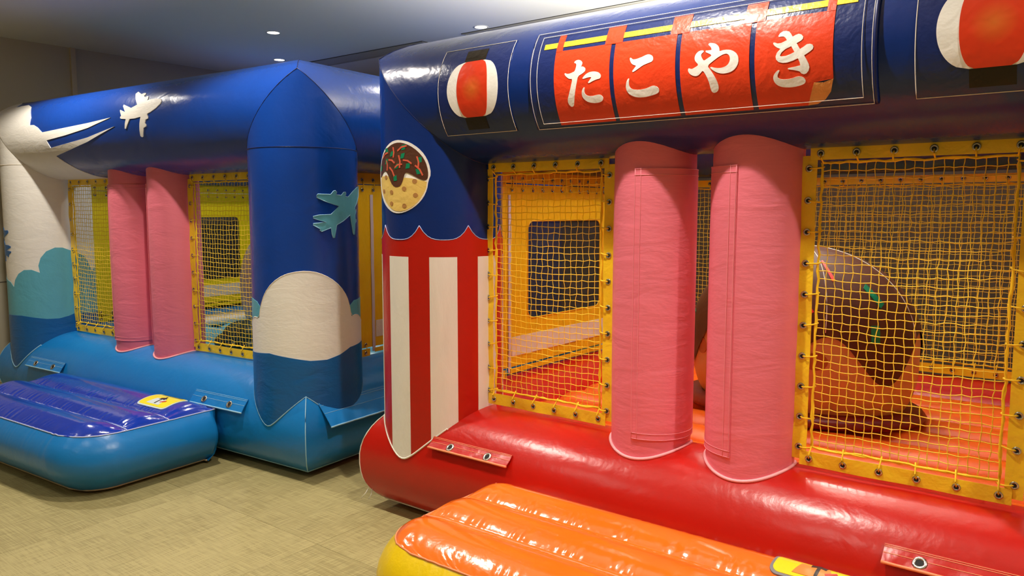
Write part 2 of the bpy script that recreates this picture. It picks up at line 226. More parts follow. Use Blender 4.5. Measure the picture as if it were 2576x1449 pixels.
# ------------------------------------------------------------------ mesh helpers
class MB:
    def __init__(s): s.v = []; s.f = []; s.m = []
    def add(s, vs, fs, mi=0):
        o = len(s.v); s.v += [tuple(p) for p in vs]
        for f in fs: s.f.append([i + o for i in f]); s.m.append(mi)
    def box(s, a, b, mi=0):
        x0, y0, z0 = a; x1, y1, z1 = b
        s.add([(x0,y0,z0),(x1,y0,z0),(x1,y1,z0),(x0,y1,z0),(x0,y0,z1),(x1,y0,z1),(x1,y1,z1),(x0,y1,z1)],
              [(3,2,1,0),(4,5,6,7),(0,1,5,4),(1,2,6,5),(2,3,7,6),(3,0,4,7)], mi)
    def grid(s, fn, nu, nv, mi=0, closed_u=False, flip=False):
        vs = [fn(i / nu, j / nv) for j in range(nv + 1) for i in range(nu + (0 if closed_u else 1))]
        n = nu + (0 if closed_u else 1); fs = []
        for j in range(nv):
            for i in range(nu):
                q = (j*n+i, j*n+(i+1) % n, (j+1)*n+(i+1) % n, (j+1)*n+i)
                fs.append(q[::-1] if flip else q)
        s.add(vs, fs, mi)
    def tube(s, pts, r, n=5, mi=0, closed=False):
        pts = [Vector(p) for p in pts]; k = len(pts)
        if k < 2: return
        vs = []
        for i, p in enumerate(pts):
            t = (pts[(i+1) % k] - pts[i-1]) if closed else (pts[min(i+1, k-1)] - pts[max(i-1, 0)])
            if t.length < 1e-9: t = Vector((0, 0, 1))
            t.normalize()
            up = Vector((0, 0, 1)) if abs(t.z) < .9 else Vector((0, 1, 0))
            a = t.cross(up).normalized(); b = t.cross(a)
            for q in range(n):
                w = 2 * PI * q / n; vs.append(p + a * (r * math.cos(w)) + b * (r * math.sin(w)))
        fs = []
        for i in range(k if closed else k - 1):
            for q in range(n):
                fs.append((i*n+q, i*n+(q+1) % n, ((i+1) % k)*n+(q+1) % n, ((i+1) % k)*n+q))
        if not closed:
            fs.append(tuple(range(n))[::-1]); fs.append(tuple((k-1)*n+q for q in range(n)))
        s.add(vs, fs, mi)
    def mesh(s, name, mats, smooth=True):
        me = bpy.data.meshes.new(name); me.from_pydata(s.v, [], s.f)
        for m in (mats if isinstance(mats, (list, tuple)) else [mats]): me.materials.append(MATS[m])
        me.polygons.foreach_set('material_index', s.m)
        if smooth: me.polygons.foreach_set('use_smooth', [True] * len(me.polygons))
        me.update(); return me
    def build(s, name, mats, parent=None, smooth=True):
        return link(name, s.mesh(name, mats, smooth), parent)
def link(name, me, parent=None):
    o = bpy.data.objects.new(name, me); COL.objects.link(o); o.parent = parent; return o
def fix_normals(o):
    bm = bmesh.new(); bm.from_mesh(o.data); bmesh.ops.recalc_face_normals(bm, faces=bm.faces); bm.to_mesh(o.data); bm.free(); return o
def sharp(o, deg=40):
    bm = bmesh.new(); bm.from_mesh(o.data)
    for e in bm.edges:
        if len(e.link_faces) == 2 and e.calc_face_angle(0) > math.radians(deg): e.smooth = False
    bm.to_mesh(o.data); bm.free(); return o
def tag(o, label=None, cat=None, group=None, kind=None):
    if label: o['label'] = label
    if cat: o['category'] = cat
    if group: o['group'] = group
    if kind: o['kind'] = kind
    return o
def thing(name, M, label, cat, group=None):
    o = bpy.data.objects.new(name, None); COL.objects.link(o); o.matrix_world = M; o.empty_display_size = .1
    return tag(o, label, cat, group)
def chaikin(p, n=1):
    for _ in range(n):
        q = []
        for i in range(len(p)):
            a, b = p[i], p[(i+1) % len(p)]
            q += [(a[0]*.75+b[0]*.25, a[1]*.75+b[1]*.25), (a[0]*.25+b[0]*.75, a[1]*.25+b[1]*.75)]
        p = q
    return p
def patch(name, poly, fn, mat, parent, off=.003, step=.025, axis=1, smooth=0, clip=None, label=None):
    """cut a flat outline, bend it round a surface fn(s, t, off) and give it an edge thickness"""
    poly = chaikin([tuple(p) for p in poly], smooth)
    bm = bmesh.new(); vs = [bm.verts.new((p[0], p[1], off)) for p in poly]
    bm.faces.new(vs)
    lo = min(p[axis] for p in poly); hi = max(p[axis] for p in poly)
    k = math.floor(lo / step) + 1
    nrm = (0, 1, 0) if axis == 1 else (1, 0, 0)
    while k * step < hi:
        co = (0, k * step, 0) if axis == 1 else (k * step, 0, 0)
        bmesh.ops.bisect_plane(bm, geom=bm.verts[:] + bm.edges[:] + bm.faces[:], plane_co=co, plane_no=nrm, dist=1e-6); k += 1
    bmesh.ops.triangulate(bm, faces=bm.faces[:])
    be = [e for e in bm.edges if len(e.link_faces) == 1]
    r = bmesh.ops.extrude_edge_only(bm, edges=be)
    for g in r['geom']:
        if isinstance(g, bmesh.types.BMVert): g.co.z = -0.002
    for v in bm.verts: v.co = fn(v.co.x, v.co.y, v.co.z)
    if clip:
        for co, no in clip:
            bmesh.ops.bisect_plane(bm, geom=bm.verts[:] + bm.edges[:] + bm.faces[:], plane_co=co, plane_no=no, dist=1e-6, clear_inner=True)
    bmesh.ops.recalc_face_normals(bm, faces=bm.faces[:])
    for f in bm.faces: f.smooth = True
    for e in bm.edges:
        if len(e.link_faces) == 2 and e.calc_face_angle(0) > .7: e.smooth = False
    me = bpy.data.meshes.new(name); bm.to_mesh(me); bm.free(); me.materials.append(MATS[mat])
    o = link(name, me, parent)
    if label: o['label'] = label
    return o
def rect(s0, s1, t0, t1): return [(s0, t0), (s1, t0), (s1, t1), (s0, t1)]
def on_tube(R, zt, y0=0.0):
    return lambda s, t, o: Vector((s, y0 - (R + o) * math.cos(t / R), zt + (R + o) * math.sin(t / R)))
def on_pillar(R, x0, y0):
    return lambda s, t, o: Vector((x0 + (R + o) * math.sin(s / R), y0 - (R + o) * math.cos(s / R), t))

# ------------------------------------------------------------------ room
def room(name, mb, mat, smooth=False, kind='structure'):
    o = mb.build(name, mat, None, smooth); o.matrix_world = RED_M; o['kind'] = kind; return o
U0, U1, V0, V1 = -4.99, 6.8, -7.6, 4.7
mb = MB(); mb.box((U0-.1, V0-.1, -.06), (U1+.1, V1+.1, -.004)); floor = room('floor', mb, 'floor_weave')
TS = 1.022
tm = MB(); tm.box((-TS/2+.0007, -TS/2+.0007, -.004), (TS/2-.0007, TS/2-.0007, 0)); tile_me = tm.mesh('floor_tile', 'floor_weave', False)
for i in range(-3, 4):
    for j in range(-5, 3):
        o = link('floor_tile', tile_me, floor)
        o.location = (-1.145 + TS * (i + .5), -.72 + TS * (j + .5), 0); o.rotation_euler = (0, 0, PI/2 * ((i + j) % 2))
mb = MB(); mb.box((U0-.1, V0-.1, CEIL), (U1+.1, V1+.1, CEIL+.1)); room('ceiling', mb, 'ceiling_paint')
mb = MB(); mb.box((U0-.1, V0-.1, 0), (U0, V1+.1, CEIL)); room('wall_left', mb, 'wall_paint')
mb = MB(); mb.box((U0, V1, 0), (U1, V1+.1, CEIL)); room('wall_back', mb, 'wall_dark')
mb = MB(); mb.box((U1, V0-.1, 0), (U1+.1, V1+.1, CEIL)); room('wall_right', mb, 'wall_paint')
mb = MB(); mb.box((U0, V0-.1, 0), (U1, V0, CEIL)); room('wall_front', mb, 'wall_paint')
mb = MB(); mb.box((U0, .412, 0), (U0+.025, .455, CEIL)); room('trim_1', mb, 'trim_paint')
mb = MB(); mb.box((U0, V0, .875), (U0+.003, V1, .881)); room('trim_2', mb, 'vent_dark')
mb = MB(); mb.box((U0, V0, 0), (U0+.012, V1, .07)); room('baseboard_left', mb, 'trim_paint')

# ------------------------------------------------------------------ ceiling lights and vents
def circ(r, z, n=28): return [(r*math.cos(2*PI*i/n), r*math.sin(2*PI*i/n), z) for i in range(n)]
def lathe(prof, n=28):
    mb = MB(); vs = []
    for r, z in prof: vs += circ(r, z, n)
    fs = [(j*n+i, j*n+(i+1) % n, (j+1)*n+(i+1) % n, (j+1)*n+i) for j in range(len(prof)-1) for i in range(n)]
    mb.add(vs, fs); return mb
ring_me = lathe([(.048, .0), (.050, -.004), (.060, -.004), (.062, .0)]).mesh('bezel', 'lamp_ring')
lm = MB(); lm.add(circ(.048, -.0015) + [(0, 0, -.0015)], [(i, 28, (i+1) % 28) for i in range(28)]); lens_me = lm.mesh('lens', 'lamp_lens')
def downlight(u, v, label, group):
    t = thing('downlight', RED_M @ Matrix.Translation((u, v, CEIL)), label, 'light', group)
    link('bezel', ring_me, t); link('lens', lens_me, t)
    ld = bpy.data.lights.new('downlight_lamp', 'SPOT'); ld.energy = LAMP_POWER * (0.2 if v < -2 else (0.4 if v > 0 else 1.0)); ld.color = LAMP_COLOR
    ld.spot_size = math.radians(122); ld.spot_blend = 0.45; ld.shadow_soft_size = .035
    lo = bpy.data.objects.new('downlight_lamp', ld); COL.objects.link(lo); lo.parent = t; lo.location = (0, 0, -.012)
for i, (u, v) in enumerate(LAMPS):
    if i == 4: downlight(u, v, 'round lit downlight in open ceiling above the blue house', None)
    elif i == 12: downlight(u, v, 'round lit downlight just peeking over the blue house roof tube', None)
    elif i == 13: downlight(u, v, 'lit downlight mostly hidden behind the top of the red and navy house', None)
    else: downlight(u, v, 'unseen round recessed ceiling downlight outside the picture', 'downlights beyond the picture edge')
def vent(u0, u1, label):
    t = thing('ceiling_vent', RED_M @ Matrix.Translation((u0, 2.18, CEIL)), label, 'vent', None)
    L_, w_ = u1 - u0, .23
    mb = MB()
    for a, b in (((0, 0), (L_, .022)), ((0, w_-.022), (L_, w_)), ((0, .022), (.022, w_-.022)), ((L_-.022, .022), (L_, w_-.022))):
        mb.box((a[0], a[1], -.010), (b[0], b[1], 0))
    mb.build('frame', 'vent_panel', t, False)
    mb = MB(); mb.box((.03, .03, -.006), (L_-.03, w_-.03, 0)); mb.build('panel', 'vent_panel', t, False)
    mb = MB(); mb.box((.022, .022, -.0015), (L_-.022, w_-.022, -.0005)); mb.build('shadow_gap', 'vent_dark', t, False)
    mb = MB(); mb.tube([(-.004, -.004, -.002), (L_+.004, -.004, -.002), (L_+.004, w_+.004, -.002), (-.004, w_+.004, -.002)], .004, 4, closed=True); mb.build('edge_strip', 'vent_dark', t, False)
def added_uplight(u, v, z):  # added lamp, hidden behind the front beam, put in to brighten the ceiling
    t = thing('added_bowl_uplight', RED_M @ Matrix.Translation((u, v, z)), 'added unseen bowl uplight brightening the ceiling over the red house', 'light', None)
    prof = [(.0, -.07), (.06, -.066), (.11, -.05), (.15, -.02), (.17, .02), (.163, .02), (.145, -.014), (.105, -.042), (.06, -.056), (.0, -.06)]
    fix_normals(lathe(prof, 32).build('bowl', 'lamp_ring', t))
    mb = MB(); mb.tube([(0, 0, -.05), (0, 0, CEIL-z)], .006, 6); mb.build('stem', 'vent_dark', t)
    lathe([(.0, CEIL-z-.025), (.05, CEIL-z-.022), (.05, CEIL-z-.001), (0, CEIL-z-.001)], 20).build('ceiling_rose', 'lamp_ring', t)
    ld = bpy.data.lights.new('added_uplight_spot', 'SPOT'); ld.energy = ADDED_UPLIGHT_POWER; ld.color = (1.0, .96, .84); ld.spot_size = math.radians(168); ld.spot_blend = .3; ld.shadow_soft_size = .06
    lo = bpy.data.objects.new('added_uplight_spot', ld); COL.objects.link(lo); lo.parent = t; lo.location = (0, 0, .03); lo.rotation_euler = (PI, 0, 0)
added_uplight(.9, 1.3, 2.25)
vent(-4.6, -2.24, 'long narrow grey ceiling vent ending above the gap between the houses')
vent(-1.775, .6, 'long narrow ceiling vent just showing along the navy roof tube')

# ------------------------------------------------------------------ inflatable house frame
NA = 64
def frame_tubes(h, P, mats):
    """top beams and corner pillars mitred where they meet; base tubes mitred at the corners, flattened on the floor"""
    W, D, R, zt, Rb, zb = (P[k] for k in ('W', 'D', 'R', 'zt', 'Rb', 'zb'))
    out = {}; lim = Rb*.70
    for side in ('front', 'back', 'left', 'right'):
        Ln = W if side in ('front', 'back') else D
        sg = 1 if side in ('front', 'left') else -1
        def place(s, b, z, side=side, sg=sg):
            if side == 'front': return (s, b, z)
            if side == 'back': return (s, D - b, z)
            if side == 'left': return (b, s, z)
            return (W - b, s, z)
        def top(i, j, Ln=Ln, place=place):
            a = 2*PI*i; b = R*math.cos(a); zz = R*math.sin(a); e = max(b, -zz); s = e + (Ln - 2*e)*j
            return place(s, b, zt + zz)
        mb = MB(); mb.grid(top, NA, 24, closed_u=True); out['beam_'+side] = fix_normals(mb.build('top_beam', mats['beam'], h))
        def base(i, j, Ln=Ln, place=place):
            a = 2*PI*i; b = Rb*math.cos(a); zz = Rb*math.sin(a)
            if a > PI:   # lower half squared off where it sits on the floor
                b = Rb*math.copysign(abs(math.cos(a))**(2/2.7), math.cos(a)); zz = -zb*abs(math.sin(a))**(2/2.7)
            s = b + (Ln - 2*b)*j
            return place(s, b, zb + zz)
        mb = MB(); mb.grid(base, NA, 24, closed_u=True); out['base_'+side] = fix_normals(mb.build('base_tube', mats['base'], h))
    def rim(x, y): return zb + math.sqrt(max(Rb*Rb - max(abs(x), abs(y))**2, 0))
    P['rim'] = rim
    for cx, cy, nm in ((0, 0, 'fl'), (W, 0, 'fr'), (0, D, 'bl'), (W, D, 'br')):
        su = 1 if cx == 0 else -1; sv = 1 if cy == 0 else -1
        def pil(i, j, cx=cx, cy=cy, su=su, sv=sv):
            a = 2*PI*i; x = R*math.cos(a); y = R*math.sin(a)
            z0 = rim(x, y) - .004; z1 = zt - max(su*x, sv*y)
            return (cx + x, cy + y, z0 + (z1 - z0)*j)
        mb = MB(); mb.grid(pil, NA, 20, closed_u=True); out['pillar_'+nm] = fix_normals(mb.build('corner_pillar', mats['pillar'].get(nm, mats['pillar']['*']), h))
        pts = [(cx + (R+.003)*math.cos(a), cy + (R+.003)*math.sin(a), rim(R*math.cos(a), R*math.sin(a)) + .001) for a in [2*PI*i/96 for i in range(96)]]
        mb = MB(); mb.tube(pts, .0045, 5, closed=True); mb.build('seam_piping', mats['piping'], out['pillar_'+nm])
        # corner seam down the base
        pts = []
        a0 = -math.acos(.70**(2.7/2)); a1 = math.acos(min(1, R*math.sqrt(.5)/Rb))
        for i in range(15):
            a = a0 + (a1 - a0)*i/14; q = (Rb + .001)*math.cos(a); zz = Rb*math.sin(a)
            if a < 0: q = (Rb + .001)*math.cos(a)**(2/2.7); zz = -zb*abs(math.sin(a))**(2/2.7)
            pts.append((cx - su*q, cy - sv*q, zb + zz + .001))
        mb = MB(); mb.tube(pts, .003, 5); mb.build('corner_seam', mats['piping'], out['base_front' if cy == 0 else 'base_back'])
        # mitre seams at the top
        for kind in (0, 1, 2):
            pts = []
            for i in range(41):
                a = PI*.25 + (PI*1.0)*i/40 if False else 2*PI*i/40
                # planes: a==c (front beam/pillar), b==c (side beam/pillar), a==b (beam/beam)
                if kind == 0: b_ = R*math.cos(a); c_ = R*math.sin(a); a_ = c_
                elif kind == 1: a_ = R*math.cos(a); c_ = R*math.sin(a); b_ = c_
                else: c_ = R*math.cos(a); a_ = R*math.sin(a); b_ = a_
                ok = (a_ >= b_ - 1e-6) if kind == 0 else ((b_ >= a_ - 1e-6) if kind == 1 else (a_ >= c_ - 1e-6))
                # the seam lies on the radius-R cylinders either side
                if ok: pts.append((a, (cx + su*a_, cy + sv*b_, zt - c_)))
                else: pts.append((a, None))
            # longest run
            runs, cur = [], []
            for a, p in pts + pts:
                if p is None:
                    if cur: runs.append(cur); cur = []
                else: cur.append(p)
            if cur: runs.append(cur)
            best = max(runs, key=len)[:41]
            ctr = Vector((cx, cy, zt))
            best = [tuple(ctr + (Vector(q) - ctr)*1.002) for q in best]
            mb = MB(); mb.tube(best, .0022, 4); mb.build('mitre_seam', mats['seam'], out['pillar_'+nm])
    # bottom seam
    mb = MB(); e = lim + .003; q = zb*(1 - (1 - .70**2.7)**(1/2.7)) + .001; mb.tube([(-e, -e, q), (W+e, -e, q), (W+e, D+e, q), (-e, D+e, q)], .004, 5, closed=True); mb.build('bottom_seam', mats['piping'], out['base_front'])
    return out

# ------------------------------------------------------------------ nets and flaps
gm = MB()
def torus(mb, R, r, mi, n=14, k=6, z=0, sq=.6):
    vs, fs = [], []
    for i in range(n):
        a = 2*PI*i/n
        for q in range(k):
            b = 2*PI*q/k; rr = R + r*math.cos(b); vs.append((rr*math.cos(a), rr*math.sin(a), z + r*sq*math.sin(b)))
    for i in range(n):
        for q in range(k): fs.append((i*k+q, ((i+1) % n)*k+q, ((i+1) % n)*k+(q+1) % k, i*k+(q+1) % k))
    mb.add(vs, fs, mi)
torus(gm, .0098, .0036, 0)
gm.add([(.008*math.cos(2*PI*i/12), .008*math.sin(2*PI*i/12), .0006) for i in range(12)], [tuple(range(12))], 1)
GROMMET = gm.mesh('grommet', ['steel', 'hole_dark'])
def grommet(parent, M, s=1.0):
    o = link('grommet', GROMMET, parent); o.matrix_local = M @ Matrix.Scale(s, 4); return o
class Plane:
    """vertical plane: s along the wall, z up, n towards the viewer"""
    def __init__(self, axis, c, sign): self.axis, self.c, self.sign = axis, c, sign
    def __call__(self, s, z, n=0.0):
        return (s, self.c + self.sign*n, z) if self.axis == 'x' else (self.c + self.sign*n, s, z)
    def mat(self, s, z, n):
        nv = Vector((0, self.sign, 0)) if self.axis == 'x' else Vector((self.sign, 0, 0))
        zx = Vector((0, 0, 1)).cross(nv).normalized(); up = nv.cross(zx)
        m = Matrix((zx, up, nv)).transposed().to_4x4(); m.translation = Vector(self(s, z, n)); return m
def strip(mb, pl, s0, s1, z0, z1, n, amp, rng, thick=.004, ns=24, nz=4, mi=0):
    ph = rng.random()*6; f1 = 14 + rng.random()*6
    def fr(i, j, o=0):
        s = s0 + (s1-s0)*i; z = z0 + (z1-z0)*j
        wv = amp*(math.sin(f1*(s+z*1.0) + ph) + .6*math.sin(2.3*f1*(s*.7+z) + 2*ph))
        return pl(s, z, n + wv + o)
    big = max(abs(s1-s0), abs(z1-z0)); ns_ = max(3, int(abs(s1-s0)/.02)); nz_ = max(3, int(abs(z1-z0)/.02))
    mb.grid(lambda i, j: fr(i, j, thick), ns_, nz_, mi); mb.grid(lambda i, j: fr(i, j, 0), ns_, nz_, mi, flip=True)
    rimp = [(i/ns_, 0) for i in range(ns_)] + [(1, j/nz_) for j in range(nz_)] + [(1-i/ns_, 1) for i in range(ns_)] + [(0, 1-j/nz_) for j in range(nz_)]
    k = len(rimp); vs = [fr(a, b, thick) for a, b in rimp] + [fr(a, b, 0) for a, b in rimp]
    mb.add(vs, [(i, (i+1) % k, k+(i+1) % k, k+i) for i in range(k)], mi)
def net_panel(h, pl, s0, s1, z0, z1, seed, cell=.0295, r=.0016, fl=.052, label=None, top=True, dens=.104, flap='flap_yellow'):
    rng = random.Random(seed)
    a0, a1, b0, b1 = s0 + fl, s1 - fl, z0 + fl, z1 - fl + .006          # inside the flaps
    e = .016
    n0, n1, m0, m1 = a0 + e, a1 - e, b0 + e, b1 - e*.6                   # the net itself
    nx = max(4, round((n1-n0)/cell)); nz = max(4, round((m1-m0)/cell))
    P_ = {}
    for i in range(nx+1):
        for j in range(nz+1):
            s = n0 + (n1-n0)*i/nx; z = m0 + (m1-m0)*j/nz
            edge = i in (0, nx) or j in (0, nz)
            jit = .0015 if edge else .0034
            sag = -.010*math.sin(PI*i/nx)*(1 - abs(2*j/nz - 1))
            P_[i, j] = pl(s + rng.uniform(-jit, jit), z + rng.uniform(-jit, jit) + sag, .006*math.sin(PI*i/nx)*math.sin(PI*j/nz)*2 + rng.uniform(-.002, .002))
    mb = MB()
    def wav(a, b):
        c = [(a[q]+b[q])/2 + rng.uniform(-.0016, .0016) for q in range(3)]; return c
    for j in range(nz+1):
        pts = []
        for i in range(nx+1):
            pts.append(P_[i, j])
            if i < nx: pts.append(wav(P_[i, j], P_[i+1, j]))
        mb.tube(pts, r, 4)
    for i in range(nx+1):
        pts = []
        for j in range(nz+1):
            pts.append(P_[i, j])
            if j < nz: pts.append(wav(P_[i, j], P_[i, j+1]))
        mb.tube(pts, r, 4)
    q = r*1.9
    for c in P_.values():
        x, y, z = c
        mb.add([(x-q,y,z),(x+q,y,z),(x,y-q,z),(x,y+q,z),(x,y,z-q),(x,y,z+q)], [(0,2,5),(2,1,5),(1,3,5),(3,0,5),(2,0,4),(1,2,4),(3,1,4),(0,3,4)])
    net = mb.build('net', 'net_string', h, True)
    if label: net['label'] = label
    # border rope, doubled and a little slack
    for k in range(2):
        pts = []
        ring = [(n0 + (n1-n0)*i/nx, m0) for i in range(nx)] + [(n1, m0 + (m1-m0)*j/nz) for j in range(nz)] + [(n1 - (n1-n0)*i/nx, m1) for i in range(nx)] + [(n0, m1 - (m1-m0)*j/nz) for j in range(nz)]
        for s, z in ring: pts.append(pl(s + rng.uniform(-.004, .004), z + rng.uniform(-.004, .004), rng.uniform(-.003, .006)))
        mb = MB(); mb.tube(pts, .0042 if k == 0 else .0032, 6, closed=True); mb.build('border_rope', 'rope', net)
    # flaps
    for nm, (p, q_, u_, v_) in dict(left=(s0, a0, z0+.02, z1-.03), right=(a1, s1, z0+.02, z1-.03), bottom=(s0+.03, s1-.03, z0, b0), top=(s0+.03, s1-.03, b1, z1)).items():
        mb = MB(); strip(mb, pl, p, q_, u_, v_, .004 if nm in ('left', 'right') else .010, .0022, rng); o = mb.build('flap', flap, net); sharp(o)
    # grommets and lacing
    def gside(s_, z_, tx, tz, n_):
        grommet(net, pl.mat(s_, z_, n_))
        lace = MB(); lace.tube([pl(s_, z_, n_ - .004), pl(s_*.75+tx*.25, z_*.75+tz*.25, n_ + .008), pl((s_+tx)/2, (z_+tz)/2, n_ + .007), pl(tx, tz, .004), pl(tx + (tx-s_)*.15, tz + (tz-z_)*.15 + .004, -.003)], .0030, 5); lace.build('lace', 'rope', net)
    kv = max(3, round((z1-z0-.10)/dens)); kh = max(3, round((s1-s0-.10)/dens))
    for i in range(kv):
        z_ = z0 + .065 + (z1-z0-.14)*i/(kv-1)
        gside(s0 + fl*.5, z_, n0, z_ + rng.uniform(-.008, .008), .011); gside(s1 - fl*.5, z_, n1, z_ + rng.uniform(-.008, .008), .011)
    for i in range(kh):
        s_ = s0 + .065 + (s1-s0-.13)*i/(kh-1)
        gside(s_, z0 + fl*.5, s_ + rng.uniform(-.008, .008), m0, .017)
        gside(s_, z1 - fl*.45, s_ + rng.uniform(-.008, .008), m1, .017)
    return net
def side_panel(h, pl, s0, s1, z0, z1, mat, win, seed, label=None, gaps=True):
    """tarpaulin wall with a clear window, zip, white band and laced flaps"""
    rng = random.Random(seed)
    w0, w1, y0, y1 = win; rr = .05
    bm = bmesh.new()
    def loop(pts):
        vs = [bm.verts.new(pl(a, b, 0)) for a, b in pts]; return [bm.edges.new((vs[i], vs[(i+1) % len(vs)])) for i in range(len(vs))]
    hole = []
    for cx, cy, a0 in ((w1-rr, y1-rr, 0), (w0+rr, y1-rr, PI/2), (w0+rr, y0+rr, PI), (w1-rr, y0+rr, 1.5*PI)):
        hole += [(cx + rr*math.cos(a0 + PI/2*i/6), cy + rr*math.sin(a0 + PI/2*i/6)) for i in range(7)]
    es = loop(rect(s0, s1, z0, z1)) + loop(hole)
    bmesh.ops.triangle_fill(bm, use_beauty=True, edges=es); bmesh.ops.recalc_face_normals(bm, faces=bm.faces[:])
    me = bpy.data.meshes.new('side_panel'); bm.to_mesh(me); bm.free(); me.materials.append(MATS[mat])
    p = link('side_panel', me, h); md = p.modifiers.new('thickness', 'SOLIDIFY'); md.thickness = .004; md.offset = 0
    if label: p['label'] = label
    # window pane
    mb = MB(); strip(mb, pl, w0-.012, w1+.012, y0-.012, y1+.012, -.0045, .0006, rng, .001); mb.build('window_pane', 'clear_vinyl', p)
    # welded window border
    mb = MB(); mb.tube([pl(a, b, .003) for a, b in hole], .004, 5, closed=True); mb.build('window_border', mat, p)
    mb = MB(); strip(mb, pl, s0+.225, s0+.25, z0-.03, z1-.06, .003, .0008, rng, .004); mb.build('zip', 'zip_white', p)
    mb = MB(); strip(mb, pl, s0+.26, s1-.02, z0+.06, z0+.17, .003, .001, rng, .003); mb.build('white_band', 'band_white', p)
    mb = MB(); strip(mb, pl, s0+.24, s1-.02, z0-.035, z0-.008, .006, .002, rng, .004); mb.build('floor_flap', mat, p)
    mb = MB(); strip(mb, pl, s0, s1, z1+.006, z1+.075, .0, .0015, rng, .004); mb.build('flap', mat, p)
    mb = MB(); strip(mb, pl, s0, s0+.2, z0-.055, z0-.008, .002, .001, rng, .004); mb.build('flap', mat, p)
    k = max(3, round((s1-s0)/.10))
    for i in range(k):
        s_ = s0 + .06 + (s1-s0-.12)*i/(k-1)
        for z_ in (z1+.03, z1-.03):
            grommet(p, pl.mat(s_, z_, .006))
        lace = MB(); lace.tube([pl(s_, z1+.03, .008), pl(s_+.006, z1, .012), pl(s_, z1-.03, .008)], .003, 5); lace.build('lace', 'rope', p)
    for s_ in (s0+.06, s0+.16):
        for z_ in (z0+.02, z0-.032): grommet(p, pl.mat(s_, z_, .008))
        lace = MB(); lace.tube([pl(s_, z0+.02, .009), pl(s_+.006, z0-.006, .013), pl(s_, z0-.032, .009)], .003, 5); lace.build('lace', 'rope', p)
    for i in range(int((z1-z0)/.11)):
        z_ = z0 + .1 + i*.11
        grommet(p, pl.mat(s0+.015, z_, .006))
    return p
def post(h, P, x, cover, label=None):
    R, zt, Rb, zb = P['R'], P['zt'], P['Rb'], P['zb']; r = .162
    def zlow(y): return zb + math.sqrt(max(Rb*Rb - y*y, 0)) - .006
    def zhigh(y): return zt - math.sqrt(max(R*R - y*y, 0)) + .006
    def f(i, j):
        a = 2*PI*i; y = r*math.sin(a); bul = 1 + .02*math.sin(PI*j)
        z0, z1 = zlow(y), zhigh(y); return (x + r*bul*math.cos(a), r*bul*math.sin(a), z0 + (z1-z0)*j)
    mb = MB(); mb.grid(f, 56, 24, closed_u=True); p = fix_normals(mb.build('pink_post', 'pink', h))
    if label: p['label'] = label
    mb = MB(); mb.tube([(x + (r+.004)*math.cos(a), (r+.004)*math.sin(a), zlow(r*math.sin(a)) + .008) for a in [2*PI*i/60 for i in range(60)]], .0065, 6, closed=True); mb.build('edge_piping', 'piping_pink', p)
    fn0 = on_pillar(r, x, 0)
    zlo, zhi = zb + Rb + .035, zt - R - .055
    def fn(s, t, o):
        bul = 1 + .02*math.sin(PI*min(1, max(0, (t-.5)/1.2))); return fn0(s, t, o + r*(bul-1))
    s0, s1 = (r*math.radians(c) for c in cover)
    cp = patch('cover_panel', rect(s0, s1, zlo, zhi), fn, 'pink', p, .006, .02, 0)
    mb = MB()
    g = .026; n = 40
    for a, b, vert in ((s0+.003, s0+g, True),) if abs(cover[0]) < 90 else ((s1-.003, s1-g, True),):
        for s in (a, b): mb.tube([tuple(fn(s, zlo + (zhi-zlo)*i/30, .0065)) for i in range(31)], .0011, 4)
    for z in (zlo+.003, zlo+g, zhi-.003, zhi-g): mb.tube([tuple(fn(s0 + (s1-s0)*i/n, z, .0065)) for i in range(n+1)], .0011, 4)
    mb.build('stitching', 'pink_edge', cp)
    return p
def strap(base, P, u0, u1, a_top, a_bot, mat, pipe, gu, flare=.035, place=lambda s, b, z: (s, b, z), gs=1.7, seed=1):
    Rb, zb = P['Rb'], P['zb']; rng = random.Random(seed)
    def pt(u, k, o=0):
        a = math.radians(a_top + (a_bot - a_top)*k); rr = Rb + .004 + flare*k**1.4 + o + .0025*math.sin(u*55 + k*4)*k
        return place(u, -rr*math.cos(a), zb + rr*math.sin(a))
    mb = MB()
    n = max(8, int((u1-u0)/.02))
    mb.grid(lambda i, j: pt(u0 + (u1-u0)*i, j, .004), n, 6); mb.grid(lambda i, j: pt(u0 + (u1-u0)*i, j, 0), n, 6, flip=True)
    rimp = [(i/n, 0) for i in range(n)] + [(1, j/6) for j in range(6)] + [(1-i/n, 1) for i in range(n)] + [(0, 1-j/6) for j in range(6)]
    k = len(rimp); mb.add([pt(u0+(u1-u0)*a, b, .004) for a, b in rimp] + [pt(u0+(u1-u0)*a, b, 0) for a, b in rimp], [(i, (i+1) % k, k+(i+1) % k, k+i) for i in range(k)])
    o = sharp(mb.build('tie_strap', mat, base))
    mb = MB()
    for kk in (.06, .16, .5): mb.tube([pt(u0+(u1-u0)*i/n, kk, .0045) for i in range(n+1)], .0012, 4)
    mb.tube([pt(u0+(u1-u0)*i/n, 1.0, .002) for i in range(n+1)], .005, 6)
    mb.build('stitching', pipe, o)
    for g in gu:
        c = Vector(pt(g, .62, .005)); d1 = (Vector(pt(g+.01, .62, .005)) - c).normalized(); d2 = (Vector(pt(g, .52, .005)) - c).normalized()
        nz = d1.cross(d2).normalized(); d2 = nz.cross(d1); m = Matrix((d1, d2, nz)).transposed().to_4x4(); m.translation = c
        grommet(o, m, gs)
    return o
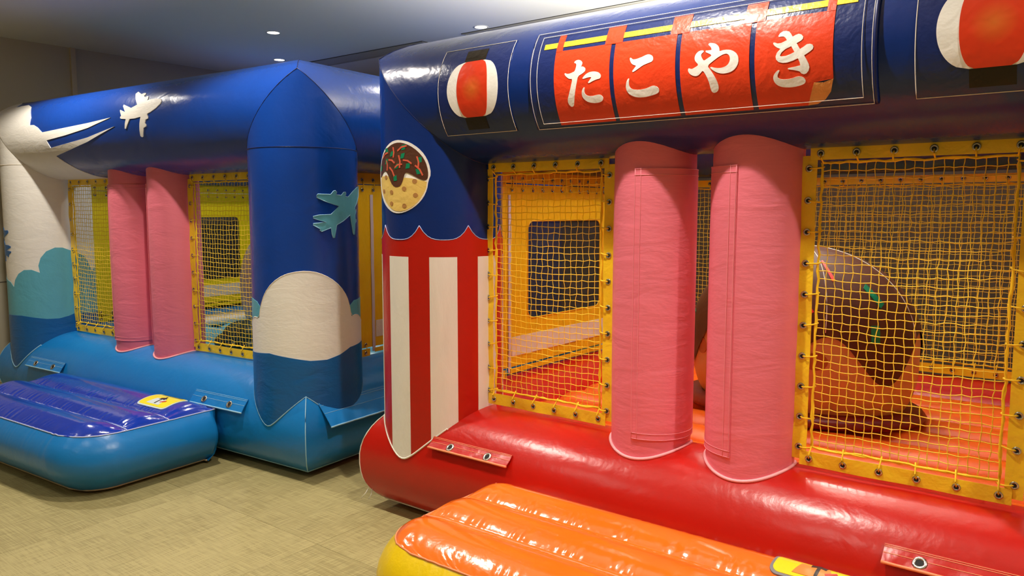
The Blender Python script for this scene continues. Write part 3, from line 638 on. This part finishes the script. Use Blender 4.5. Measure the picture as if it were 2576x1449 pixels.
def ridged_bed(h, x0, x1, y0, y1, zbase, height, w, mat, name='floor_bed'):
    n = max(1, round((y1-y0)/w)); w = (y1-y0)/n
    for k in range(n):
        def f(i, j, k=k):
            t = j; y = y0 + w*(k + t); e = min(1, (min(i, 1-i)*(x1-x0)/.12)); z = zbase + height*(math.sin(PI*t)**.55)*(e**.4 if e < 1 else 1)
            return (x0 + (x1-x0)*i, y, z)
        mb = MB(); mb.grid(f, 40, 14)
        mb.box((x0, y0+w*k, .1), (x1, y0+w*(k+1), zbase)); mb.build(name, mat, h, True)

# ------------------------------------------------------------------ blue cloud house
hb = thing('bouncy_house', BLU_M, 'blue inflatable bouncy house with white clouds and aeroplane silhouettes', 'bouncy house', None)
P = BLU; W, D, R, zt = P['W'], P['D'], P['R'], P['zt']
B = frame_tubes(hb, P, dict(beam='deep_blue', base='sky_blue', pillar={'fl': 'cloud_white', 'bl': 'deep_blue', '*': 'deep_blue'}, piping='piping_blue', seam='piping_navy'))
O_ = OUTLINE
def rim_line(R, s0, s1, P, cx=0, cy=0, n=60):
    return [(s0 + (s1-s0)*i/n, P['rim'](R*math.sin((s0+(s1-s0)*i/n)/R), R*math.cos((s0+(s1-s0)*i/n)/R)) + .001) for i in range(n+1)]
full = PI*R
# left pillar: teal cloud over sea blue
pl_ = on_pillar(R, 0, 0)
teal = [(-full+.001, 1.0), (-.75, 1.1), (-.55, .97), (-.38, 1.06), (-.2, 1.02)] + O_['teal_left'][0:] + [(.60, 1.14), (.68, 1.02), (.80, 1.06), (full-.001, 1.0)]
patch('cloud_patch', teal + rim_line(R, full-.001, -full+.001, P), pl_, 'cloud_teal', B['pillar_fl'], .002, .03, 0, label='teal cloud panel')
sea = [(-full+.001, .69), (-.6, .70), (-.3, .68)] + O_['blue_left'] + [(.7, .68), (full-.001, .69)]
patch('sea_patch', sea + rim_line(R, full-.001, -full+.001, P), pl_, 'sea_blue', B['pillar_fl'], .004, .03, 0, label='mid blue lower panel')
# small blue aeroplane on the far side of the left pillar
pw = O_['plane_teal']; cx_ = sum(q[0] for q in pw)/len(pw); cz_ = sum(q[1] for q in pw)/len(pw)
patch('aeroplane_patch', [(-(q[0]-cx_) - .145, q[1] - .24) for q in pw][::-1], pl_, 'sea_blue', B['pillar_fl'], .003, .03, 0, label='blue aeroplane silhouette')
# right pillar: white cloud, teal behind it, sea blue below
pr_ = on_pillar(R, W, 0)
cl = O_['cloud_r']
tl = [(-full+.001, .95), (-.6, 1.02), (-.4, .95), (-.26, 1.0)] + O_['teal_r1'] + [(-.03, .9), (.53, .9)] + O_['teal_r2'] + [(.80, .95), (full-.001, .95)]
patch('cloud_patch', tl + [(full-.001, .68), (-full+.001, .68)], pr_, 'cloud_teal', B['pillar_fr'], .002, .03, 0, label='teal cloud panel')
wh = [(-full+.001, .84), (-.4, .86), (-.24, .82)] + cl + [(.78, .83), (full-.001, .84)]
patch('cloud_patch', wh + [(full-.001, .64), (-full+.001, .64)], pr_, 'cloud_white', B['pillar_fr'], .004, .03, 0, label='white cloud panel')
mb = MB(); mb.tube([tuple(pr_(q[0], q[1], .004)) for q in chaikin(wh)[4:-4]], .0022, 4); mb.build('cloud_piping', 'piping_white', B['pillar_fr'])
sb = [(-full+.001, .69), (-.5, .70)] + O_['cloudbot'][:-1] + [(.68, .73), (full-.001, .69)]
patch('sea_patch', sb + rim_line(R, full-.001, -full+.001, P), pr_, 'sea_blue', B['pillar_fr'], .006, .03, 0, label='mid blue lower panel')
patch('aeroplane_patch', pw, pr_, 'cloud_teal', B['pillar_fr'], .003, .03, 0, label='teal aeroplane silhouette')
mb = MB(); mb.tube([tuple(pr_(q[0], q[1], .0035)) for q in pw], .0022, 4, closed=True); mb.build('aeroplane_piping', 'piping_blue', B['pillar_fr'])
mb = MB(); mb.tube([tuple(pr_(-full + 2*full*i/60, 1.842, .001)) for i in range(60)], .0018, 4, closed=True); mb.build('ring_seam', 'piping_navy', B['pillar_fr'])
mb = MB(); mb.tube([tuple(pl_(-full + 2*full*i/60, 1.842, .001)) for i in range(60)], .0018, 4, closed=True); mb.build('ring_seam', 'band_white', B['pillar_fl'])
# front beam: cloud corner with two vapour trails and the white aeroplane
bt = on_tube(R, zt)
tr = [(-.31, .26), (-.20, .37), (-.10, .38), (-.03, .34)] + O_['trail'][1:] + [(.95, -.52), (.93, -.62), (.80, -.75), (-.31, -.75)]
clip = [((0, 0, zt), (1, -1, 0)), ((0, 0, zt), (1, 0, 1))]
patch('cloud_patch', tr, bt, 'cloud_white', B['beam_front'], .003, .025, 1, clip=clip, label='white cloud corner with two vapour trails')
patch('aeroplane_patch', O_['plane_white'], bt, 'cloud_white', B['beam_front'], .004, .02, 1, label='white aeroplane silhouette')
# nets and posts
front = Plane('x', .0, -1)
net_panel(hb, front, .33, 1.06, .57, 1.735, 11, label='yellow net left of the pink posts')
net_panel(hb, front, 1.86, W-.30, .57, 1.735, 12, label='yellow net right of the pink posts')
post(hb, P, 1.225, (-30, 150)); post(hb, P, 1.69, (-175, -38))
net_panel(hb, Plane('x', D, -1), .33, W-.33, .57, 1.735, 13)
side_panel(hb, Plane('y', 0.0, 1), .31, D-.31, .62, 1.66, 'panel_yellow', (.98, 1.78, .84, 1.44), 14, 'yellow side wall with clear window')
side_panel(hb, Plane('y', W, 1), .31, D-.31, .62, 1.66, 'panel_amber', (.98, 1.78, .84, 1.44), 15, 'amber side wall with zip')
ridged_bed(hb, .18, W-.18, .14, D-.14, .40, .07, .28, 'bed_aqua')
mb = MB(); mb.box((.15, .25, .47), (.42, D-.2, .535)); mb.build('bed_edge', 'band_white', hb)
strap(B['base_front'], P, .20, .705, 27.5, 14, 'sky_blue', 'piping_blue', (.33, .58), .024, seed=3)
strap(B['base_front'], P, 2.27, 2.76, 30, 15, 'sky_blue', 'piping_blue', (2.39, 2.63), .024, seed=4)
strap(B['base_right'], P, -.17, 1.9, 35, 9, 'sky_blue', 'piping_blue', (), .05, place=lambda s, b, z: (W - b, s, z), seed=5)

# ------------------------------------------------------------------ red takoyaki house
hr = thing('bouncy_house', RED_M, 'red and navy inflatable food stall bouncy house with striped pillars and banner', 'bouncy house', None)
P = RED; W, D, R, zt = P['W'], P['D'], P['R'], P['zt']
B = frame_tubes(hr, P, dict(beam='navy_blue', base='house_red', pillar={'*': 'navy_blue'}, piping='piping_white', seam='piping_navy'))
full = PI*R
sc = O_['scallop']
def scallops():
    """the awning edge: traced scallops on the front, the same arcs round the rest"""
    out = []; per = full*2/8; c0 = .1135
    k = -5
    arcs = []
    s = c0
    cusps = [c0 + .2295*k for k in range(-5, 6)]
    cusps = [c for c in cusps if -full < c < full]
    pts = [(-full+.001, 1.36)]
    ext = [cusps[0] - .2295] + cusps + [cusps[-1] + .2295]
    for a, b in zip(ext[:-1], ext[1:]):
        for i in range(0, 13):
            t = i/12; z = 1.362 + .066*abs(2*t-1)**3.2; x = a + (b-a)*t
            if -full+.002 < x < full-.002: pts.append((x, z))
    pts.append((full-.001, 1.36)); return pts
for nm, cx, cy in (('fl', 0, 0), ('fr', W, 0), ('bl', 0, D), ('br', W, D)):
    pf = on_pillar(R, cx, cy); s_ = scallops()
    patch('awning_patch', s_ + rim_line(R, full-.001, -full+.001, P), pf, 'stripe_red', B['pillar_'+nm], .002, .03, 0, label='red lower cover with scalloped top')
    mb = MB(); mb.tube([tuple(pf(a, b + .003, .003)) for a, b in s_], .0016, 4); mb.build('scallop_piping', 'piping_lilac', B['pillar_'+nm])
    for k in range(-4, 4):
        a = -.074 + .2334*k; b = a + .1285
        if b > full or a < -full: continue
        patch('white_stripe', [(a, 1.2855), (b, 1.2855)] + rim_line(R, b, a, P, n=10), pf, 'stripe_white', B['pillar_'+nm], .0035, .03, 0)
# takoyaki ball sign on the left pillar
pf = on_pillar(R, 0, 0)
tk = patch('takoyaki_patch', O_['tako_out'], pf, 'letter_white', hr, .003, .03, 0, 1, label='round sauce-topped dumpling sign with white edge')
patch('dough', O_['tako_body'], pf, 'print_dough', tk, .0045, .03, 0, 1)
patch('sauce', O_['tako_cap'], pf, 'print_brown', tk, .0055, .03, 0, 1)
for s, t in O_['tako_spots']:
    patch('dough_dot', [(s + .0125*math.cos(2*PI*i/16), t + .0105*math.sin(2*PI*i/16)) for i in range(16)], pf, 'print_dot', tk, .0058, .03, 0)
for i, (s, t) in enumerate(O_['tako_green']):
    a = (i*37 % 20 - 10)*.02; w_, h_ = .0115, .0115
    patch('nori_flake', [(s + x*w_ + y*a*.03, t + y*h_ + x*.002) for x, y in ((-1, -1), (.8, -1), (1, 1), (-.8, 1))], pf, 'nori_green', tk, .0066, .03, 0)
rd = O_['tako_red']
for i in range(0, len(rd), 2):
    (a, b), (c, d) = rd[i], rd[i+1]; L_ = math.hypot(c-a, d-b); nx_, nz_ = -(d-b)/L_*.0036, (c-a)/L_*.0036; mx_, mz_ = (a+c)/2 + nx_*1.6, (b+d)/2 + nz_*1.6
    patch('ginger_strip', [(a-nx_, b-nz_), (mx_-nx_, mz_-nz_), (c-nx_, d-nz_), (c+nx_, d+nz_), (mx_+nx_, mz_+nz_), (a+nx_, b+nz_)], pf, 'print_ginger', tk, .0074, .03, 0)
# lanterns
rt = on_tube(R, zt)
def lantern(cx, mat, label):
    p = patch('lantern_patch', rect(cx-.197, cx+.197, -.197, .197), rt, 'banner_navy', hr, .003, .02, 1, label=label)
    mb = MB(); n = 20; c = .194
    ring = [(cx-c+2*c*i/n, -c) for i in range(n)] + [(cx+c, -c+2*c*i/n) for i in range(n)] + [(cx+c-2*c*i/n, c) for i in range(n)] + [(cx-c, c-2*c*i/n) for i in range(n)]
    mb.tube([tuple(rt(a, b, .0036)) for a, b in ring], .0013, 4, closed=True); mb.build('stitching', 'piping_white', p)
    def side(k, hw, top):  # outline of a barrel: half width at height t
        return [(hw(t), t) for t in [top*(1 - 2*i/24) for i in range(25)]]
    top = .1175
    hw = lambda t: .057 + (.141-.057)*math.sqrt(max(0, 1 - (abs(t)/top)**2.0))
    hr_ = lambda t: .044 + (.084-.044)*math.sqrt(max(0, 1 - (abs(t)/top)**2.2))
    ts = [top*(1 - 2*i/28) for i in range(29)]
    patch('lantern_paper', [(cx + hw(t), t) for t in ts] + [(cx - hw(t), t) for t in ts[::-1]], rt, 'letter_white', p, .0045, .02, 1, label='white lantern paper')
    patch('lantern_panel', [(cx + hr_(t), t) for t in ts] + [(cx - hr_(t), t) for t in ts[::-1]], rt, mat, p, .0058, .02, 1, label='red middle panel of the lantern')
    for s in (-1, 1): patch('lantern_cap', rect(cx-.057, cx+.057, s*.1175 if s > 0 else -.173, .173 if s > 0 else -.1175), rt, 'lantern_black', p, .0052, .02, 1, label='black lantern cap')
lantern(.452, 'lantern_red_near', 'red and white paper lantern print nearest the pillar')
lantern(2.338, 'lantern_red_far', 'red and white paper lantern print at the far right')
# takoyaki banner
bn = patch('banner', rect(.762, 2.032, -.197, .197), rt, 'banner_navy', hr, .006, .02, 1, label='navy banner with red noren curtain and white hiragana')
mb = MB()
for c0, c1, t in ((.765, 2.029, .1945), (.797, 2.000, .172)):
    n = 40; ring = [(c0 + (c1-c0)*i/n, -t) for i in range(n)] + [(c1, -t + 2*t*i/n) for i in range(n)] + [(c1 - (c1-c0)*i/n, t) for i in range(n)] + [(c0, t - 2*t*i/n) for i in range(n)]
    mb.tube([tuple(rt(a, b, .0106)) for a, b in ring], .0012, 4, closed=True)
mb.build('stitching', 'piping_white', bn)
mb = MB(); strip_pts = [tuple(rt(2.036, -.197 + .394*i/30, .006)) for i in range(31)]; mb.tube(strip_pts, .007, 6); mb.build('edge_binding', 'piping_navy', bn)
mb = MB(); mb.tube([tuple(rt(.757, -.197 + .394*i/30, .005)) for i in range(31)], .004, 6); mb.build('edge_binding', 'piping_navy', bn)
cuts = [.876, 1.133, 1.398, 1.662, 1.916]
for k in range(4):
    a, b = cuts[k] + (.009 if k else 0), cuts[k+1] - (.009 if k < 3 else 0)
    poly = rect(a, b, -.1845, .100)
    if k == 3: poly = [(a, -.1845), (1.832, -.1845), (1.857, -.112), (b, -.106), (b, .100), (a, .100)]
    patch('noren_panel', poly, rt, 'banner_red', bn, .0078, .02, 1)
patch('folded_corner', [(1.832, -.1845), (1.862, -.182), (1.888, -.168), (1.906, -.145), (1.916, -.106), (1.885, -.115), (1.857, -.112)], rt, 'banner_tan', bn, .0082, .02, 1, label='tan turned-up corner')
patch('pole', rect(.814, 1.978, .116, .139), rt, 'banner_yellow', bn, .0080, .02, 1, label='yellow curtain pole')
for a, b in ((.876, .905), (1.096, 1.170), (1.362, 1.433), (1.627, 1.698), (1.890, 1.916)):
    patch('noren_loop', rect(a, b, .098, .170), rt, 'banner_red', bn, .0088, .02, 1)
for nm, parts in (('ta', ('ta1', 'ta2', 'ta3')), ('ko', ('ko1', 'ko2')), ('ya', ('ya1',)), ('ki', ('ki1', 'ki2'))):
    for q in parts:
        patch('letter_stroke', O_[q], rt, 'letter_white', bn, .0092, .012, 1, 0 if q == 'ki1' else 1, label='white brush stroke of the character %s' % {'ta': 'た', 'ko': 'こ', 'ya': 'や', 'ki': 'き'}[nm])
# nets, posts, walls, bed
front = Plane('x', .0, -1)
net_panel(hr, front, .275, .985, .575, 1.722, 21, label='yellow net between the striped pillar and pink post')
net_panel(hr, front, 1.745, 2.462, .575, 1.722, 22, label='yellow net right of the pink posts')
post(hr, P, 1.165, (-1, 150)); post(hr, P, 1.585, (-175, -5))
net_panel(hr, Plane('x', D, -1), .33, W-.33, .575, 1.70, 23, label='yellow net across the back')
side_panel(hr, Plane('y', 0.0, 1), .30, D-.30, .62, 1.645, 'panel_amber', (.71, 1.50, .88, 1.44), 24, 'amber side wall with clear window and zip')
side_panel(hr, Plane('y', W, -1), .30, D-.30, .62, 1.645, 'panel_amber', (.71, 1.50, .88, 1.44), 25)
ridged_bed(hr, .18, W-.18, .14, D-.14, .41, .075, .26, 'bed_orange')
strap(B['base_front'], P, .165, .63, 36.5, 26, 'house_red', 'piping_orange', (.29, .51), .018, seed=6)
strap(B['base_front'], P, 2.12, 2.62, 38.5, 27, 'house_red', 'piping_orange', (2.225, 2.47), .018, seed=7)
mb = MB()
for a, b in (((-.27, -.275, .10), (-.30, -.30, .045)), ((-.25, -.27, .09), (-.262, -.285, .045)), ((-.255, -.265, .095), (-.25, -.29, .055))):
    m = [(a[i]+b[i])/2 + (.004 if i == 0 else 0) for i in range(3)]; mb.tube([a, m, b], .002, 4)
mb.build('loose_thread', 'thread', B['base_front'])

# ------------------------------------------------------------------ inflatable entrance steps
def step(M, x0, x1, yb, yf, h, seams, r, top, side, pipe, seampipe, name, label, seed):
    t = thing(name, M, label, 'step', None); rng = random.Random(seed)
    ys = []
    edges = [yb] + seams + [yf]
    per = 18
    for a, b in zip(edges[:-1], edges[1:]):
        for i in range(per): ys.append((a + (b-a)*i/per, i/per, abs(b-a)))
    ys.append((yf, 1.0, .2))
    nxs = 180
    phs = [rng.random()*6 for _ in range(12)]
    def ext(y):
        d = abs(y - yf)
        if d < r: q = r - math.sqrt(max(0, r*r - (r-d)**2)); return x0 + q, x1 - q
        return x0, x1
    vs = []; rows = len(ys)
    for k, (y, t_, w) in enumerate(ys):
        a, b = ext(y)
        if k == rows-1: a, b = x0 + r*.98, x1 - r*.98
        for i in range(nxs+1):
            f = i/nxs; x = a + (b-a)*f
            e = min(f, 1-f)*(b-a); ev = min(1, e/.13); ev = math.sin(ev*PI/2)**.7
            prof = (max(0, math.sin(PI*t_)))**.8 if 0 < t_ < 1 else 0
            if t_ == 0 and 0 < k < rows-1: prof = .0
            base = .012*ev if (0 < k < rows-1) else 0
            z = h + base*min(1, min(abs(y-yb), abs(y-yf))/.1) + .044*prof*ev
            # puckers gathered into the seams
            dist = min(t_, 1-t_)*w; pk = math.exp(-((dist-.028)/.026)**2)*.0032 + math.exp(-((e-.03)/.03)**2)*.0022
            z += pk*(math.sin(x*150 + phs[k//per % 12]*3 + 2.2*math.sin(x*23 + phs[(k//per+3) % 12])) * (.5 + .5*math.sin(x*31 + phs[(k//per+5) % 12])))
            vs.append((x, y, z))
    n = nxs+1
    fs = [(j*n+i, j*n+i+1, (j+1)*n+i+1, (j+1)*n+i) for j in range(rows-1) for i in range(nxs)]
    mb = MB(); mb.add(vs, fs); fix_normals(mb.build('top_panel', top, t))
    per_ = [vs[i] for i in range(n)] + [vs[j*n+n-1] for j in range(1, rows)] + [vs[(rows-1)*n+i] for i in range(n-2, -1, -1)] + [vs[j*n] for j in range(rows-2, 0, -1)]
    # bulging side wall
    cx, cy = (x0+x1)/2, (yb+yf)/2
    K = len(per_); rings = []
    NR = 10
    for q in range(NR+1):
        f = q/NR; ring = []
        for i, p in enumerate(per_):
            a = Vector(per_[i-1]); b = Vector(per_[(i+1) % K]); tg = (b-a); tg.z = 0
            nrm = Vector((tg.y, -tg.x, 0)); nrm = nrm.normalized() if nrm.length > 1e-9 else Vector((0, 0, 0))
            if nrm.dot(Vector((p[0]-cx, p[1]-cy, 0))) < 0: nrm = -nrm
            bul = .075*math.sin(PI*min(1, f*1.02))**.8 - .05*f**3
            if p[1] > yb - .02: bul = min(bul, .0)
            top_z = p[2] - .002; z = top_z*(1-f) + .022*f
            ring.append((p[0] + nrm.x*bul, p[1] + nrm.y*bul, z))
        rings += ring
    mb = MB(); mb.add(rings, [(q*K+i, q*K+(i+1) % K, (q+1)*K+(i+1) % K, (q+1)*K+i) for q in range(NR) for i in range(K)])
    fix_normals(mb.build('side_wall', side, t))
    mb = MB(); mb.tube([rings[NR*K+i] for i in range(0, K, 3)], .006, 5, closed=True); mb.build('bottom_edge', 'underside', t)
    mb = MB(); mb.add([(p[0], p[1], .018) for p in [rings[NR*K+i] for i in range(0, K)]], [tuple(range(K))]); mb.box((x0+.16, yf+.18, 0), (x1-.16, yb-.02, .019)); mb.build('underside', 'underside', t, False)
    mb = MB(); mb.tube([(p[0], p[1], p[2]+.001) for p in per_[::2]], .0035, 5, closed=True); mb.build('edge_piping', pipe, t)
    for y in seams:
        k = [i for i, q in enumerate(ys) if abs(q[0]-y) < 1e-6][0]
        mb = MB(); mb.tube([(p[0], p[1], p[2]+.003) for p in vs[k*n:(k+1)*n:2]], .0036, 5); mb.build('seam_piping', seampipe, t)
    def top_z(x, y):
        for k in range(rows-1):
            if min(ys[k][0], ys[k+1][0]) - 1e-9 <= y <= max(ys[k][0], ys[k+1][0]) + 1e-9:
                a, b = ext(y); i = min(nxs-1, max(0, int((x-a)/(b-a)*nxs)))
                f = 0 if ys[k+1][0] == ys[k][0] else (y-ys[k][0])/(ys[k+1][0]-ys[k][0])
                za = sum(vs[k*n+min(nxs, max(0, i+d))][2] for d in (-4, -2, 0, 2, 4))/5; zb_ = sum(vs[(k+1)*n+min(nxs, max(0, i+d))][2] for d in (-4, -2, 0, 2, 4))/5
                return za*(1-f) + zb_*f
        return h
    t['tz'] = 1
    return t, top_z
def sticker(t, top_z, x0, x1, y0, y1, border, label, detail):
    fn = lambda s, q, o: Vector((s, q, top_z(s, q) + .004 + o))
    def rr(a, b, c, d, r):
        out = []
        for cx, cy, a0 in ((b-r, d-r, 0), (a+r, d-r, PI/2), (a+r, c+r, PI), (b-r, c+r, 1.5*PI)): out += [(cx + r*math.cos(a0 + PI/2*i/5), cy + r*math.sin(a0 + PI/2*i/5)) for i in range(6)]
        return out
    s = patch('warning_sticker', rr(x0, x1, y0, y1, .03), fn, border, t, .002, .012, 1, label=label)
    w, d = x1-x0, y1-y0
    patch('sticker_face', rr(x0+.009, x1-.009, y0+.009, y1-.009, .025), fn, 'sticker_yellow', s, .003, .012, 1)
    def q(a, b): return (x0 + a*w, y0 + b*d)
    patch('picture_block', [q(.26, .14), q(.70, .14), q(.64, .52), q(.32, .52)], fn, detail, s, .0038, .012, 1)
    patch('figure_mark', [q(.50, .18), q(.54, .18), q(.535, .48), q(.60, .44), q(.605, .56), q(.55, .62), q(.48, .62), q(.425, .56), q(.43, .44), q(.495, .48)], fn, 'sticker_ink', s, .0046, .012, 1)
    patch('figure_mark', [q(.50 + .025*math.cos(a), .675 + .035*math.sin(a)) for a in [2*PI*i/12 for i in range(12)]], fn, 'sticker_ink', s, .0046, .012, 1)
    patch('figure_mark', [q(.62, .26), q(.74, .38), q(.72, .44), q(.60, .32)], fn, 'sticker_red', s, .0046, .012, 1)
    rng = random.Random(3)
    mb = MB()
    for r_ in range(2):   # two lines of print too small to read
        a = .14
        while a < .86:
            l = rng.uniform(.012, .03); b = .90 - .07*r_
            c = [fn(*q(a, b), .0032), fn(*q(a+l, b), .0032), fn(*q(a+l, b+.035), .0032), fn(*q(a, b+.035), .0032)]
            mb.add([tuple(p) for p in c], [(0, 1, 2, 3)]); a += l + rng.uniform(.004, .012)
    mb.build('fine_print', 'sticker_ink', s, False)
sb_, tzb = step(BLU_M, .84, 2.515, -.325, -1.115, .325, [-.62, -.865], .22, 'step_blue', 'sky_blue', 'piping_lilac', 'piping_lilac', 'inflatable_step', 'low inflatable step with royal blue top and sky blue sides', 31)
sticker(sb_, tzb, 2.12, 2.40, -.585, -.41, 'sticker_pale', 'yellow warning sticker with pale border', 'sticker_pale')
sr_, tzr = step(RED_M, .595, 2.195, -.318, -1.03, .325, [-.54, -.765], .2, 'orange', 'step_yellow', 'piping_orange', 'piping_orange', 'inflatable_step', 'low inflatable step with orange top and yellow sides', 32)
sticker(sr_, tzr, 1.835, 2.10, -.50, -.335, 'sticker_grey', 'yellow warning sticker with grey border', 'sticker_orange')

# ------------------------------------------------------------------ things inside the houses
def dumpling(M):
    t = thing('inflatable_dumpling', M, 'big inflatable dumpling with brown sauce top inside the red house', 'inflatable', None)
    a_, b_, c_, zc, z0 = .56, .40, .47, .85, .485
    def surf(phi, z, o=0):
        if z >= zc: k = math.sqrt(max(0, 1 - ((z-zc)/c_)**2))
        else: k = (max(0, 1 - ((zc-z)/(zc-z0+.16))**3.2))**.5
        return Vector(((a_+o)*k*math.cos(phi), (b_+o)*k*math.sin(phi), z + (o*.5 if z > zc else 0)))
    n = 72
    def f(i, j):
        th = j*PI*.5
        z = z0 + (zc + c_ - z0)*(math.sin(j*PI/2)); return tuple(surf(2*PI*i, min(z, zc+c_-1e-5)))
    mb = MB(); mb.grid(f, n, 40, closed_u=True); fix_normals(mb.build('dough_body', 'dough_tan', t))
    ZT = zc + c_ - 1e-5
    def edge(phi):  # wavy lower edge of the sauce
        return .815 + .105*math.sin(phi*6 + 1.95) + .02*math.sin(phi*3 + .5)
    def g(i, j):
        phi = 2*PI*i; e = edge(phi); z = e + (ZT - e)*math.sin(j*PI/2); return tuple(surf(phi, min(z, ZT), .008))
    mb = MB(); mb.grid(g, 144, 36, closed_u=True)
    fix_normals(mb.build('sauce_cap', 'sauce_brown', t))
    for phi in (-1.15, -.2, -2.1, .9, 2.4):
        mb = MB(); mb.tube([tuple(surf(phi + .12*(k/20), min(ZT, edge(phi)+.02 + (ZT - edge(phi) - .02)*math.sin(k/20*PI/2)), .0095)) for k in range(20)], .0025, 4); mb.build('sauce_seam', 'piping_white', t)
    def flake(name, phi, z, w, hh, rot, mat):
        pts = []
        for x, y in ((-w, -hh), (w*.7, -hh), (w, hh), (-w*.7, hh)):
            pts.append((x*math.cos(rot) - y*math.sin(rot), x*math.sin(rot) + y*math.cos(rot)))
        patch(name, pts, lambda s, q, o: surf(phi + s/.5, z + q, .009 + o), mat, t, .003, .03, 1)
    for phi, z, w, hh, rot, m in ((-1.02, 1.21, .012, .045, .25, 'ginger_red'), (-.62, 1.10, .022, .05, .55, 'nori_green'), (-1.32, 1.07, .012, .06, .6, 'ginger_red'), (-.72, .93, .024, .04, 0, 'nori_green'), (-2.72, .93, .024, .036, -.3, 'nori_green'), (-2.0, 1.1, .012, .05, -.4, 'ginger_red'), (1.0, 1.1, .02, .04, .2, 'nori_green'), (-2.3, 1.0, .012, .05, .3, 'ginger_red')):
        flake('nori_flake' if m == 'nori_green' else 'ginger_strip', phi, z, w, hh, rot, m)
    for phi in (-1.22, -2.4, .6):
        patch('dough_spot', [(.05*math.cos(2*PI*i/18), .042*math.sin(2*PI*i/18)) for i in range(18)], lambda s, q, o, phi=phi: surf(phi + s/.5, .80 + q, .001 + o), 'dough_spot', t, .003, .03, 1)
    mb = lathe([(.0, .484), (.50, .484), (.56, .492), (.57, .51), (.55, .535), (.40, .55), (0, .55)], 40)
    for i, v in enumerate(mb.v): mb.v[i] = (v[0]*1.06, v[1]*.8, v[2])
    mb.build('base_pad', 'base_maroon', t)
dumpling(RED_M @ Matrix.Translation((1.39, 1.20, 0)))
def grey_figure(M):
    t = thing('inflatable_figure', M, 'pale grey inflatable figure standing inside the blue house', 'inflatable', None)
    def f(i, j):
        a = 2*PI*i; th = PI*j; k = math.sin(th)**.8; return (.30*k*math.cos(a), .27*k*math.sin(a), .90 - .43*math.cos(th))
    mb = MB(); mb.grid(f, 40, 30, closed_u=True); fix_normals(mb.build('body', 'figure_grey', t))
    for a in (-2.2, -1.0, .2, 1.6):
        mb = MB(); mb.tube([(.303*math.sin(PI*k/24)**.8*math.cos(a), .273*math.sin(PI*k/24)**.8*math.sin(a), .90 - .433*math.cos(PI*k/24)) for k in range(1, 24)], .003, 4); mb.build('seam', 'piping_white', t)
grey_figure(BLU_M @ Matrix.Translation((1.52, .98, 0)))
def green_lobes(M):
    t = thing('inflatable_lump', M, 'dark green ridged inflatable lump on the pale blue bed', 'inflatable', None)
    for k, (x, z, r) in enumerate(((0, .545, .075), (.11, .60, .10), (.25, .62, .11), (.13, .535, .07), (.30, .54, .08))):
        def f(i, j, x=x, z=z, r=r):
            a = 2*PI*i; th = PI*j; return (x + r*1.15*math.sin(th)*math.cos(a), .12*math.cos(th)*1.3, z + r*math.sin(th)*math.sin(a))
        mb = MB(); mb.grid(f, 28, 14, closed_u=True); fix_normals(mb.build('lobe', 'figure_green', t))
green_lobes(BLU_M @ Matrix.Translation((1.62, .48, 0)))
